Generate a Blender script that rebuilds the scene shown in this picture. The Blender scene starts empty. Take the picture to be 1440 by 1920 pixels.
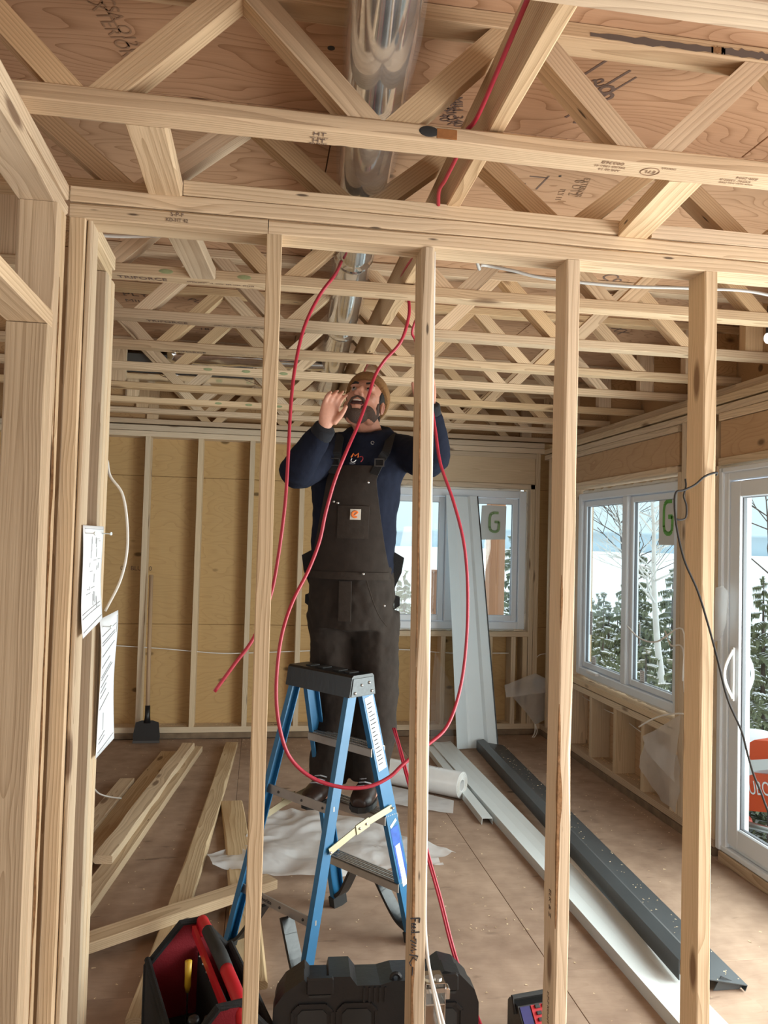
import bpy, bmesh, math, random
import numpy as np
from mathutils import Vector, Matrix, noise
random.seed(7)
S = bpy.context.scene
COL = S.collection
V = Vector

# ------------------------------------------------------------------ camera
FPX, YAW, PIT, ROLL = 1480.0, math.radians(8.9), math.radians(2.1), math.radians(1.5)
CAMZ = 1.58
FW = V((math.sin(YAW)*math.cos(PIT), math.cos(YAW)*math.cos(PIT), math.sin(PIT)))
_r0 = V((math.cos(YAW), -math.sin(YAW), 0)); _u0 = _r0.cross(FW)
RT = _r0*math.cos(ROLL) + _u0*math.sin(ROLL)
UP = -_r0*math.sin(ROLL) + _u0*math.cos(ROLL)
CAM = V((0, 0, CAMZ))
cd = bpy.data.cameras.new('camera'); cam = bpy.data.objects.new('camera', cd); COL.objects.link(cam)
cd.sensor_fit = 'VERTICAL'; cd.sensor_height = 36.0; cd.lens = FPX/1920*36.0; cd.clip_end = 20000; cd.clip_start = .02
M = Matrix((RT, UP, -FW)).transposed().to_4x4(); M.translation = CAM
cam.matrix_world = M
S.camera = cam

# ------------------------------------------------------------------ world, lights, exposure
S.view_settings.view_transform = 'Standard'; S.view_settings.look = 'None'
S.view_settings.gamma = 1; S.view_settings.use_curve_mapping = False
S.view_settings.exposure = 0.12
S.cycles.max_bounces = 10; S.cycles.diffuse_bounces = 5; S.cycles.transparent_max_bounces = 24
S.cycles.sample_clamp_indirect = 6.0
w = bpy.data.worlds.new('overcast_sky'); S.world = w; w.use_nodes = True
nt = w.node_tree; nt.nodes.clear()
o_ = nt.nodes.new('ShaderNodeOutputWorld'); bg = nt.nodes.new('ShaderNodeBackground')
tc = nt.nodes.new('ShaderNodeTexCoord'); sp = nt.nodes.new('ShaderNodeSeparateXYZ'); rp = nt.nodes.new('ShaderNodeValToRGB')
nz = nt.nodes.new('ShaderNodeTexNoise'); nz.inputs['Scale'].default_value = 2.2; nz.inputs['Detail'].default_value = 5
mx = nt.nodes.new('ShaderNodeMix'); mx.data_type = 'RGBA'; mx.blend_type = 'MULTIPLY'; mx.inputs[0].default_value = .12
nt.links.new(tc.outputs['Generated'], sp.inputs[0]); nt.links.new(sp.outputs['Z'], rp.inputs[0])
nt.links.new(tc.outputs['Generated'], nz.inputs['Vector'])
rp.color_ramp.elements[0].position = 0.0; rp.color_ramp.elements[0].color = (.70, .85, .93, 1)
rp.color_ramp.elements[1].position = .5; rp.color_ramp.elements[1].color = (1.0, 1.0, 1.0, 1)
e = rp.color_ramp.elements.new(.12); e.color = (.86, .96, 1.0, 1)
nt.links.new(rp.outputs[0], mx.inputs[6]); nt.links.new(nz.outputs[0], mx.inputs[7])
nt.links.new(mx.outputs[2], bg.inputs[0]); bg.inputs[1].default_value = 1.25
nt.links.new(bg.outputs[0], o_.inputs[0])

def area(name, loc, tgt, sx, sy, power, col=(1, 1, 1)):
    l = bpy.data.lights.new(name, 'AREA'); l.shape = 'RECTANGLE'; l.size = sx; l.size_y = sy; l.energy = power; l.color = col
    o = bpy.data.objects.new(name, l); COL.objects.link(o); o.location = loc
    o.rotation_euler = (V(tgt)-V(loc)).to_track_quat('-Z', 'Y').to_euler(); return o
# added unseen fill lamps brightening the interior, standing in for window daylight
area('rear_fill', (0.3, -2.5, 1.15), (0.5, 3.0, 2.0), 3.2, 1.6, 15, (1.0, .96, .90))
area('left_fill', (-3.1, 2.2, 1.2), (1.0, 3.4, 1.6), 2.2, 1.5, 5, (1.0, .95, .88))
area('right_fill', (2.62, 0.70, 1.05), (-0.5, 1.8, 1.75), 2.1, 1.6, 84, (1.0, .965, .91))
area('patio_door_fill', (2.66, 2.5, 0.98), (-0.3, 3.2, 1.75), 1.25, 1.8, 112, (.99, .975, .94))
sl = bpy.data.lights.new('daylight', 'SUN'); sl.energy = 2.2; sl.angle = math.radians(70); sl.color = (.95, .98, 1.0)
so = bpy.data.objects.new('daylight', sl); COL.objects.link(so)
so.rotation_euler = (V((-1.0, -.25, -.62))).to_track_quat('-Z', 'Y').to_euler()

# ------------------------------------------------------------------ helpers
def ray(px, py): return FW + RT*((px-720)/FPX) + UP*((960-py)/FPX)
def at(px, py, X=None, Y=None, Z=None):
    """survey helper: the world point seen at a photo pixel on a known plane"""
    d = ray(px, py)
    t = ((X-CAM.x)/d.x) if X is not None else ((Y-CAM.y)/d.y) if Y is not None else ((Z-CAM.z)/d.z)
    return CAM + d*t
def wmat(o):
    m = Matrix.Identity(4)
    while o is not None:
        b = o.matrix_basis.copy()
        m = (o.matrix_parent_inverse @ b @ m) if o.parent else (b @ m)
        o = o.parent
    return m
def adopt(o, parent):
    if parent is not None:
        o.parent = parent; o.matrix_parent_inverse = wmat(parent).inverted()
def tag(o, label=None, cat=None, group=None, kind=None):
    if label: o['label'] = label
    if cat: o['category'] = cat
    if group: o['group'] = group
    if kind: o['kind'] = kind
    return o
def empty(name, loc, label=None, cat=None, group=None, kind=None, rz=0):
    o = bpy.data.objects.new(name, None); COL.objects.link(o); o.location = loc; o.rotation_euler = (0, 0, rz)
    o.empty_display_size = .05
    return tag(o, label, cat, group, kind)
def copy_tree(o, parent=None, loc=None):
    c = o.copy(); COL.objects.link(c)
    if parent is not None: c.parent = parent
    if loc is not None: c.location = loc
    for ch in list(o.children): copy_tree(ch, c)
    return c

class B:
    """collects shapes in world space; build() links them as ONE mesh object"""
    def __init__(self): self.v = []; self.f = []; self.m = []
    def add(self, vs, fs, mi=0):
        n = len(self.v); self.v += [V(p) for p in vs]
        self.f += [tuple(i+n for i in f) for f in fs]; self.m += [mi]*len(fs); return self
    def box(self, c, s, R=None, mi=0, bev=0):
        c = V(c); hx, hy, hz = s[0]/2, s[1]/2, s[2]/2; R = R or Matrix.Identity(3)
        if bev <= 0:
            vs = [c + R @ V((x*hx, y*hy, z*hz)) for x in (-1, 1) for y in (-1, 1) for z in (-1, 1)]
            fs = [(0, 1, 3, 2), (4, 6, 7, 5), (0, 4, 5, 1), (2, 3, 7, 6), (0, 2, 6, 4), (1, 5, 7, 3)]
            return self.add(vs, fs, mi)
        b = min(bev, hx*.9, hy*.9, hz*.9)
        ring = lambda z, k: [c + R @ V((sx*(hx-(k if a else 0)-(b if not a else 0)), sy*(hy-(k if not a else 0)-(b if a else 0)), z)) for sx, sy, a in ((1, -1, 0), (1, -1, 1), (1, 1, 1), (1, 1, 0), (-1, 1, 0), (-1, 1, 1), (-1, -1, 1), (-1, -1, 0))]
        def rg(z, ins):
            X, Y = hx-ins, hy-ins; q = b*.6
            return [c + R @ V(p) for p in ((X-q, -Y, z), (X, -Y+q, z), (X, Y-q, z), (X-q, Y, z), (-X+q, Y, z), (-X, Y-q, z), (-X, -Y+q, z), (-X+q, -Y, z))]
        rs = [rg(-hz, b), rg(-hz+b, 0), rg(hz-b, 0), rg(hz, b)]
        vs = [p for r in rs for p in r]; fs = [tuple(reversed(range(8))), tuple(range(24, 32))]
        for k in range(3):
            for i in range(8):
                j = (i+1) % 8; fs.append((k*8+i, k*8+j, k*8+8+j, k*8+8+i))
        return self.add(vs, fs, mi)
    def bar(self, a, b, w, t, wdir, mi=0):
        a, b = V(a), V(b); x = (b-a).normalized(); y = V(wdir); y = (y - x*y.dot(x)).normalized(); z = x.cross(y)
        R = Matrix((x, y, z)).transposed()
        return self.box((a+b)/2, ((b-a).length, w, t), R, mi)
    def prism(self, poly, o, ex, ey, ez, depth, mi=0):
        """2D polygon (ex,ey) at o extruded depth along ez"""
        o, ex, ey, ez = V(o), V(ex), V(ey), V(ez); n = len(poly)
        vs = [o+ex*p[0]+ey*p[1] for p in poly] + [o+ex*p[0]+ey*p[1]+ez*depth for p in poly]
        fs = [tuple(reversed(range(n))), tuple(range(n, 2*n))] + [(i, (i+1) % n, n+(i+1) % n, n+i) for i in range(n)]
        return self.add(vs, fs, mi)
    def tube(self, pts, r, n=8, mi=0, cap=True, flat=None):
        pts = [V(p) for p in pts]; rs = r if isinstance(r, (list, tuple)) else [r]*len(pts)
        rings = []; up = None
        for i, p in enumerate(pts):
            d = (pts[min(i+1, len(pts)-1)] - pts[max(i-1, 0)]).normalized()
            if up is None:
                up = d.orthogonal().normalized()
            up = (up - d*up.dot(d)); up = up.normalized() if up.length > 1e-6 else d.orthogonal().normalized()
            s = d.cross(up)
            rings.append([p + (up*math.cos(2*math.pi*k/n) + s*math.sin(2*math.pi*k/n))*rs[i] for k in range(n)])
        vs = [q for rr in rings for q in rr]; fs = []
        for i in range(len(rings)-1):
            for k in range(n):
                j = (k+1) % n; fs.append((i*n+k, i*n+j, i*n+n+j, i*n+n+k))
        if cap: fs += [tuple(reversed(range(n))), tuple(range(len(vs)-n, len(vs)))]
        return self.add(vs, fs, mi)
    def ell(self, c, rx, ry, rz, R=None, nu=16, nv=10, mi=0):
        c = V(c); R = R or Matrix.Identity(3); vs = [c + R @ V((0, 0, -rz))]
        for i in range(1, nv):
            ph = -math.pi/2 + math.pi*i/nv
            for k in range(nu):
                th = 2*math.pi*k/nu
                vs.append(c + R @ V((rx*math.cos(ph)*math.cos(th), ry*math.cos(ph)*math.sin(th), rz*math.sin(ph))))
        vs.append(c + R @ V((0, 0, rz))); fs = []
        for k in range(nu):
            fs.append((0, 1+(k+1) % nu, 1+k))
            for i in range(nv-2):
                a = 1+i*nu; fs.append((a+k, a+(k+1) % nu, a+nu+(k+1) % nu, a+nu+k))
            a = 1+(nv-2)*nu; fs.append((a+k, a+(k+1) % nu, len(vs)-1))
        return self.add(vs, fs, mi)
    def loft(self, secs, n=20, mi=0, power=2.0):
        """secs: (center, side axis, forward axis, half width, half depth)"""
        rings = []
        for c, sa, fa, hw, hd in secs:
            rg = []
            for k in range(n):
                t = 2*math.pi*k/n; cx, sy = math.cos(t), math.sin(t)
                cx = math.copysign(abs(cx)**(2/power), cx); sy = math.copysign(abs(sy)**(2/power), sy)
                rg.append(V(c)+V(sa)*hw*cx+V(fa)*hd*sy)
            rings.append(rg)
        vs = [q for r in rings for q in r]; fs = []
        for i in range(len(rings)-1):
            for k in range(n):
                j = (k+1) % n; fs.append((i*n+k, i*n+j, i*n+n+j, i*n+n+k))
        fs += [tuple(reversed(range(n))), tuple(range(len(vs)-n, len(vs)))]
        return self.add(vs, fs, mi)
    def grid(self, fn, nu, nv, mi=0):
        vs = [fn(i/nu, j/nv) for j in range(nv+1) for i in range(nu+1)]
        fs = [(j*(nu+1)+i, j*(nu+1)+i+1, (j+1)*(nu+1)+i+1, (j+1)*(nu+1)+i) for j in range(nv) for i in range(nu)]
        return self.add(vs, fs, mi)
    def build(self, name, mats, parent=None, smooth=False, origin=None, autosmooth=None, recalc=True):
        me = bpy.data.meshes.new(name)
        if origin is None:
            lo = V((min(p.x for p in self.v), min(p.y for p in self.v), min(p.z for p in self.v)))
            hi = V((max(p.x for p in self.v), max(p.y for p in self.v), max(p.z for p in self.v)))
            origin = V(((lo.x+hi.x)/2, (lo.y+hi.y)/2, lo.z))
        origin = V(origin)
        me.from_pydata([p-origin for p in self.v], [], self.f)
        if recalc:
            bm = bmesh.new(); bm.from_mesh(me); bmesh.ops.recalc_face_normals(bm, faces=bm.faces); bm.to_mesh(me); bm.free()
        mats = mats if isinstance(mats, (list, tuple)) else [mats]
        for m in mats: me.materials.append(m)
        if len(mats) > 1: me.polygons.foreach_set('material_index', self.m)
        if smooth: me.polygons.foreach_set('use_smooth', [True]*len(me.polygons))
        if autosmooth is not None:
            me.polygons.foreach_set('use_smooth', [True]*len(me.polygons)); me.set_sharp_from_angle(angle=math.radians(autosmooth))
        o = bpy.data.objects.new(name, me); COL.objects.link(o); o.location = origin
        adopt(o, parent); return o

def spline(pts, per=8):
    """Catmull-Rom through pts"""
    P = [V(p) for p in pts]; P = [P[0]*2-P[1]] + P + [P[-1]*2-P[-2]]; out = []
    for i in range(1, len(P)-2):
        p0, p1, p2, p3 = P[i-1:i+3]
        for k in range(per):
            t = k/per
            out.append(.5*((2*p1)+(p2-p0)*t+(2*p0-5*p1+4*p2-p3)*t*t+(3*p1-p0-3*p2+p3)*t**3))
    out.append(P[-2]); return out

def lumber(name, a, b, w, t, wdir, mat, parent=None, wane=.0025, seg=None, bow=0.0, label=None):
    """a sawn board: local X runs along the grain, w across wdir, t the other way; eased and slightly ragged edges"""
    a, b = V(a), V(b); x = (b-a); L = x.length; x.normalize(); y = V(wdir); y = (y-x*y.dot(x)).normalized(); z = x.cross(y)
    seg = seg or max(1, min(14, int(L/.18)))
    vs = []; fs = []; cs = [wane*random.uniform(.5, 1.3) for _ in range(4)]
    for i in range(seg+1):
        X = -L/2 + L*i/seg; bw = bow*math.sin(math.pi*i/seg)
        hw, ht = w/2, t/2
        c = [max(.0006, min(.3*min(w, t), cs[k]*random.uniform(.3, 1.7) + (wane*4 if wane > .0035 and random.random() < .12 else 0))) for k in range(4)]
        vs += [(X, hw-c[0]+bw, -ht), (X, hw+bw, -ht+c[0]), (X, hw+bw, ht-c[1]), (X, hw-c[1]+bw, ht), (X, -hw+c[2]+bw, ht), (X, -hw+bw, ht-c[2]), (X, -hw+bw, -ht+c[3]), (X, -hw+c[3]+bw, -ht)]
    for i in range(seg):
        for k in range(8):
            j = (k+1) % 8; fs.append((i*8+k, i*8+8+k, i*8+8+j, i*8+j))
    fs += [tuple(range(8)), tuple(reversed(range(seg*8, seg*8+8)))]
    me = bpy.data.meshes.new(name); me.from_pydata(vs, [], fs)
    bm = bmesh.new(); bm.from_mesh(me); bmesh.ops.recalc_face_normals(bm, faces=bm.faces); bm.to_mesh(me); bm.free()
    me.materials.append(mat)
    o = bpy.data.objects.new(name, me); COL.objects.link(o)
    R = Matrix((x, y, z)).transposed().to_4x4(); R.translation = (a+b)/2; o.matrix_basis = R
    adopt(o, parent)
    if label: o['label'] = label
    return o

def text(name, body, loc, ex, ey, size, mat, parent=None, align='CENTER', xs=1.0):
    c = bpy.data.curves.new(name, 'FONT'); c.body = body; c.size = size; c.align_x = align; c.align_y = 'CENTER'; c.extrude = .0002
    c.materials.append(mat); c.resolution_u = 3
    o = bpy.data.objects.new(name, c); COL.objects.link(o)
    ex, ey = V(ex).normalized(), V(ey); ey = (ey-ex*ey.dot(ex)).normalized(); ez = ex.cross(ey)
    m = Matrix((ex*xs, ey, ez)).transposed().to_4x4(); m.translation = V(loc)+ez*.0008; o.matrix_basis = m
    adopt(o, parent); return o

# ------------------------------------------------------------------ materials
def newmat(name):
    m = bpy.data.materials.new(name); m.use_nodes = True; t = m.node_tree; t.nodes.clear()
    return m, t, (lambda k: t.nodes.new('ShaderNode'+k)), t.links.new
def math_(N, L, op, a, b=None, c=None):
    n = N('Math'); n.operation = op
    for i, v in enumerate((a, b, c)):
        if v is None: continue
        if isinstance(v, (int, float)): n.inputs[i].default_value = v
        else: L(v, n.inputs[i])
    return n.outputs[0]
def mixc(N, L, f, a, b, mode='MIX'):
    n = N('Mix'); n.data_type = 'RGBA'; n.blend_type = mode
    for k, v in ((0, f), (6, a), (7, b)):
        if isinstance(v, (int, float)): n.inputs[k].default_value = v
        elif isinstance(v, tuple): n.inputs[k].default_value = (*v, 1) if len(v) == 3 else v
        else: L(v, n.inputs[k])
    return n.outputs[2]
def plain(name, col, rough=.5, metal=0.0, bump=0.0, bscale=80, var=.0, emit=None, spec=.5, coat=0):
    m, t, N, L = newmat(name); p = N('BsdfPrincipled'); o = N('OutputMaterial'); L(p.outputs[0], o.inputs[0])
    p.inputs['Base Color'].default_value = (*col, 1); p.inputs['Roughness'].default_value = rough; p.inputs['Metallic'].default_value = metal
    p.inputs['Specular IOR Level'].default_value = spec; p.inputs['Coat Weight'].default_value = coat
    if bump or var:
        tcn = N('TexCoord'); n = N('TexNoise'); n.inputs['Scale'].default_value = bscale; n.inputs['Detail'].default_value = 4
        L(tcn.outputs['Object'], n.inputs['Vector'])
        if var:
            L(mixc(N, L, n.outputs[0], tuple(c*(1-var) for c in col), tuple(min(1, c*(1+var)) for c in col)), p.inputs['Base Color'])
        if bump:
            bn = N('Bump'); bn.inputs['Strength'].default_value = bump; bn.inputs['Distance'].default_value = .004
            L(n.outputs[0], bn.inputs['Height']); L(bn.outputs[0], p.inputs['Normal'])
    if emit:
        p.inputs['Emission Color'].default_value = (*emit[0], 1); p.inputs['Emission Strength'].default_value = emit[1]
    return m
def wood(name, light, dark, knot=(.16, .08, .035), stain=.25, ring=.0075, stainc=(.30, .17, .08)):
    m, t, N, L = newmat(name); p = N('BsdfPrincipled'); o = N('OutputMaterial'); L(p.outputs[0], o.inputs[0])
    tcn = N('TexCoord'); oi = N('ObjectInfo'); rnd = oi.outputs['Random']
    cmb = N('CombineXYZ')
    L(math_(N, L, 'MULTIPLY', rnd, 61.0), cmb.inputs[0])
    off = N('VectorMath'); off.operation = 'ADD'; L(tcn.outputs['Object'], off.inputs[0]); L(cmb.outputs[0], off.inputs[1])
    def mapped(sx, sy, sz):
        k = N('VectorMath'); k.operation = 'MULTIPLY'; L(off.outputs[0], k.inputs[0]); k.inputs[1].default_value = (sx, sy, sz); return k.outputs[0]
    def nzz(vec, sc, det=3, rough=.5):
        n = N('TexNoise'); n.inputs['Scale'].default_value = sc; n.inputs['Detail'].default_value = det; n.inputs['Roughness'].default_value = rough; L(vec, n.inputs['Vector']); return n.outputs[0]
    # growth rings round a pith beside the board
    s2 = N('SeparateXYZ'); L(tcn.outputs['Object'], s2.inputs[0])
    r2 = math_(N, L, 'FRACT', math_(N, L, 'MULTIPLY', rnd, 17.31))
    py = math_(N, L, 'ADD', s2.outputs['Y'], math_(N, L, 'MULTIPLY_ADD', r2, .10, -.05))
    pz = math_(N, L, 'ADD', s2.outputs['Z'], math_(N, L, 'MULTIPLY_ADD', rnd, .10, .012))
    wob = nzz(mapped(1.1, 5, 5), 1.0, 2)
    rr = math_(N, L, 'SQRT', math_(N, L, 'ADD', math_(N, L, 'MULTIPLY', py, py), math_(N, L, 'MULTIPLY', pz, pz)))
    rr = math_(N, L, 'ADD', rr, math_(N, L, 'MULTIPLY', wob, .045))
    vor = N('TexVoronoi'); vor.inputs['Scale'].default_value = 1.0; L(mapped(2.1, 7, 7), vor.inputs['Vector'])
    vd = vor.outputs['Distance']
    # rings bend round knots
    rr = math_(N, L, 'ADD', rr, math_(N, L, 'MULTIPLY', math_(N, L, 'SMOOTH_MAX', math_(N, L, 'SUBTRACT', .30, vd), 0.0, .05), .05))
    fr = math_(N, L, 'FRACT', math_(N, L, 'DIVIDE', rr, ring))
    band = math_(N, L, 'POWER', fr, 2.2)
    fib = nzz(mapped(6, 260, 260), 1.0, 2)
    big = nzz(mapped(.9, 3.5, 3.5), 1.0, 3)
    f = math_(N, L, 'MULTIPLY_ADD', band, .62, math_(N, L, 'MULTIPLY_ADD', fib, .62, -.24))
    cl = N('Clamp'); L(f, cl.inputs[0])
    c1 = mixc(N, L, cl.outputs[0], light, dark)
    # grey-brown stains
    st = N('MapRange'); st.inputs[1].default_value = .50; st.inputs[2].default_value = .78; L(big, st.inputs[0])
    c2 = mixc(N, L, math_(N, L, 'MULTIPLY', st.outputs[0], stain), c1, stainc)
    # knots: a dark heart with a lighter ring
    kn = N('MapRange'); kn.inputs[1].default_value = .15; kn.inputs[2].default_value = .085; L(vd, kn.inputs[0])
    gate = math_(N, L, 'GREATER_THAN', vor.outputs['Color'], .30)
    c3 = mixc(N, L, math_(N, L, 'MULTIPLY', math_(N, L, 'MULTIPLY', kn.outputs[0], gate), .85), c2, knot)
    v4 = N('TexVoronoi'); v4.inputs['Scale'].default_value = 1.0; L(mapped(5.5, 26, 26), v4.inputs['Vector'])
    k4 = N('MapRange'); k4.inputs[1].default_value = .11; k4.inputs[2].default_value = .06; L(v4.outputs['Distance'], k4.inputs[0])
    g4 = math_(N, L, 'GREATER_THAN', v4.outputs['Color'], .66)
    c3 = mixc(N, L, math_(N, L, 'MULTIPLY', math_(N, L, 'MULTIPLY', k4.outputs[0], g4), .85), c3, (.05, .03, .02))
    hs = N('HueSaturation'); L(c3, hs.inputs['Color'])
    r3 = math_(N, L, 'FRACT', math_(N, L, 'MULTIPLY', rnd, 7.77))
    L(math_(N, L, 'MULTIPLY_ADD', r3, .26, .86), hs.inputs['Value']); L(math_(N, L, 'MULTIPLY_ADD', r2, .22, .80), hs.inputs['Saturation'])
    L(hs.outputs[0], p.inputs['Base Color']); p.inputs['Roughness'].default_value = .72; p.inputs['Specular IOR Level'].default_value = .25
    bn = N('Bump'); bn.inputs['Strength'].default_value = .35; bn.inputs['Distance'].default_value = .002; L(math_(N, L, 'ADD', fib, math_(N, L, 'MULTIPLY', band, .6)), bn.inputs['Height']); L(bn.outputs[0], p.inputs['Normal'])
    return m
def plywood(name, light, dark, grain='X', freq=9.0, knots=.5, dirt=0.0, dirtc=(.16, .11, .08), line=.55):
    """rotary-cut veneer: swirling contour grain along one axis, oval knots, optional trodden dirt"""
    m, t, N, L = newmat(name); p = N('BsdfPrincipled'); o = N('OutputMaterial'); L(p.outputs[0], o.inputs[0])
    tcn = N('TexCoord'); oi = N('ObjectInfo'); rnd = oi.outputs['Random']
    cmb = N('CombineXYZ'); L(math_(N, L, 'MULTIPLY', rnd, 41.0), cmb.inputs[0]); L(math_(N, L, 'MULTIPLY', rnd, 23.0), cmb.inputs[1])
    off = N('VectorMath'); off.operation = 'ADD'; L(tcn.outputs['Object'], off.inputs[0]); L(cmb.outputs[0], off.inputs[1])
    def mapped(g, s):
        k = N('VectorMath'); k.operation = 'MULTIPLY'; L(off.outputs[0], k.inputs[0])
        k.inputs[1].default_value = tuple(g if a == grain else s for a in 'XYZ'); return k.outputs[0]
    def nzz(vec, sc, det=3):
        n = N('TexNoise'); n.inputs['Scale'].default_value = sc; n.inputs['Detail'].default_value = det; L(vec, n.inputs['Vector']); return n.outputs[0]
    a = nzz(mapped(1.1, 3.4), 1.0, 2)
    con = math_(N, L, 'FRACT', math_(N, L, 'MULTIPLY', a, freq*4))
    con = math_(N, L, 'POWER', con, 6.0)
    fib = nzz(mapped(9, 190), 1.0, 2)
    big = nzz(mapped(.7, 1.2), 1.0, 2)
    f = math_(N, L, 'ADD', math_(N, L, 'MULTIPLY', con, line), math_(N, L, 'MULTIPLY_ADD', fib, .5, -.12))
    cl = N('Clamp'); L(f, cl.inputs[0])
    c = mixc(N, L, cl.outputs[0], light, dark)
    c = mixc(N, L, math_(N, L, 'MULTIPLY', big, .35), c, tuple((x*.6+y*.4)*1.1 for x, y in zip(light, dark)))
    vor = N('TexVoronoi'); vor.inputs['Scale'].default_value = 1.0; L(mapped(3.0, 5.5), vor.inputs['Vector'])
    kn = N('MapRange'); kn.inputs[1].default_value = .13; kn.inputs[2].default_value = .08; L(vor.outputs['Distance'], kn.inputs[0])
    gate = math_(N, L, 'LESS_THAN', vor.outputs['Color'], knots)
    c = mixc(N, L, math_(N, L, 'MULTIPLY', math_(N, L, 'MULTIPLY', kn.outputs[0], gate), .8), c, tuple(x*.28 for x in dark))
    if dirt:
        d = nzz(off.outputs[0], 1.3, 6); d2 = nzz(off.outputs[0], 11, 5)
        dm = N('MapRange'); dm.inputs[1].default_value = .40; dm.inputs[2].default_value = .68
        L(math_(N, L, 'ADD', math_(N, L, 'MULTIPLY', d, .65), math_(N, L, 'MULTIPLY', d2, .38)), dm.inputs[0])
        c = mixc(N, L, math_(N, L, 'MULTIPLY', dm.outputs[0], dirt), c, dirtc)
        mp = mapped(5, 16); v2 = nzz(mp, 1.0, 3)
        d3 = N('MapRange'); d3.inputs[1].default_value = .66; d3.inputs[2].default_value = .74; L(v2, d3.inputs[0])
        c = mixc(N, L, math_(N, L, 'MULTIPLY', d3.outputs[0], .55), c, tuple(x*.45 for x in dirtc))
    L(c, p.inputs['Base Color']); p.inputs['Roughness'].default_value = .75; p.inputs['Specular IOR Level'].default_value = .2
    bn = N('Bump'); bn.inputs['Strength'].default_value = .2; bn.inputs['Distance'].default_value = .002; L(fib, bn.inputs['Height']); L(bn.outputs[0], p.inputs['Normal'])
    return m
def film(name, col, fac, rough=.25):
    """thin translucent polythene"""
    m, t, N, L = newmat(name); o = N('OutputMaterial'); mxs = N('MixShader'); tr = N('BsdfTransparent'); p = N('BsdfPrincipled'); tl = N('BsdfTranslucent'); m2 = N('MixShader')
    p.inputs['Base Color'].default_value = (*col, 1); p.inputs['Roughness'].default_value = rough; tl.inputs[0].default_value = (*col, 1)
    m2.inputs[0].default_value = .4; L(p.outputs[0], m2.inputs[1]); L(tl.outputs[0], m2.inputs[2])
    tcn = N('TexCoord'); n = N('TexNoise'); n.inputs['Scale'].default_value = 9; L(tcn.outputs['Object'], n.inputs['Vector'])
    L(math_(N, L, 'MULTIPLY_ADD', n.outputs[0], .2, fac-.1), mxs.inputs[0])
    bn = N('Bump'); bn.inputs['Strength'].default_value = .5; bn.inputs['Distance'].default_value = .02; L(n.outputs[0], bn.inputs['Height']); L(bn.outputs[0], p.inputs['Normal'])
    L(tr.outputs[0], mxs.inputs[1]); L(m2.outputs[0], mxs.inputs[2]); L(mxs.outputs[0], o.inputs[0]); return m
def glass(name, tint=(.93, .985, .985)):
    m, t, N, L = newmat(name); o = N('OutputMaterial'); mxs = N('MixShader'); tr = N('BsdfTransparent'); g = N('BsdfGlossy'); fr = N('LayerWeight')
    tr.inputs[0].default_value = (*tint, 1); g.inputs['Roughness'].default_value = .02; fr.inputs[0].default_value = .5
    L(math_(N, L, 'MULTIPLY_ADD', math_(N, L, 'POWER', fr.outputs['Facing'], 5.0), .5, .025), mxs.inputs[0]); L(tr.outputs[0], mxs.inputs[1]); L(g.outputs[0], mxs.inputs[2]); L(mxs.outputs[0], o.inputs[0]); return m
def galv(name):
    m, t, N, L = newmat(name); o = N('OutputMaterial'); p = N('BsdfPrincipled'); L(p.outputs[0], o.inputs[0])
    tcn = N('TexCoord'); v = N('TexVoronoi'); v.inputs['Scale'].default_value = 45; L(tcn.outputs['Object'], v.inputs['Vector'])
    L(mixc(N, L, v.outputs['Color'], (.70, .71, .71), (.84, .85, .85)), p.inputs['Base Color'])
    p.inputs['Metallic'].default_value = 1; p.inputs['Roughness'].default_value = .10; return m

W_FRAME = wood('framing_lumber', (.69, .525, .335), (.40, .265, .14))
W_FRAME2 = wood('stained_framing_lumber', (.62, .465, .30), (.35, .225, .12), stain=.75)
W_JOIST = wood('joist_lumber', (.66, .475, .285), (.36, .225, .115), stain=.5)
W_WALL = wood('wall_stud_lumber', (.72, .57, .38), (.48, .35, .21), stain=.25)
W_OLD = wood('weathered_board', (.70, .53, .32), (.40, .25, .12), stain=.95, stainc=(.34, .17, .05))
W_POST = wood('red_post_timber', (.50, .24, .12), (.30, .13, .06))
P_CEIL = plywood('ceiling_plywood', (.50, .31, .19), (.23, .115, .055), 'X', 6.5, line=.75)
P_WALL = plywood('wall_plywood', (.56, .375, .175), (.33, .195, .08), 'X', 6.0, knots=.85, line=.36)
P_WALLR = plywood('side_wall_plywood', (.56, .385, .23), (.34, .20, .105), 'Y', 6.0, knots=.85, line=.5)
P_FLOOR = plywood('floor_plywood', (.45, .325, .24), (.27, .175, .12), 'X', 5.0, knots=.35, dirt=.75, dirtc=(.19, .12, .085), line=.22)
P_OSB = plywood('strand_board', (.45, .27, .13), (.22, .12, .05), 'X', 30, knots=.9, line=.8)
GALV = galv('galvanised_steel')
STEEL = plain('bare_steel', (.6, .6, .58), .35, 1.0)
ZINC = plain('zinc_plate', (.46, .42, .29), .5, .8)
DARKSTEEL = plain('dark_steel', (.10, .10, .10), .4, .8)
WHITE_TRIM = plain('white_coated_metal', (.76, .86, .91), .35, 0, var=.04, bscale=6)
CHANW = plain('off_white_coated_metal', (.64, .68, .68), .4, 0, var=.05, bscale=6)
PVC = plain('white_vinyl', (.74, .81, .88), .35)
PVCD = plain('grey_vinyl_gasket', (.10, .10, .11), .5)
CHAR = plain('charcoal_coated_metal', (.055, .063, .068), .38, .1, var=.2, bscale=5)
GLASS = glass('window_glass')
RED = plain('red_cable_jacket', (.42, .024, .05), .38, var=.15, bscale=20)
WCABLE = plain('white_cable_jacket', (.78, .76, .72), .4)
BLACK = plain('black_plastic', (.009, .009, .010), .38, bump=.15, bscale=60)
BLACKR = plain('black_rubber', (.02, .02, .02), .7)
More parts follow.
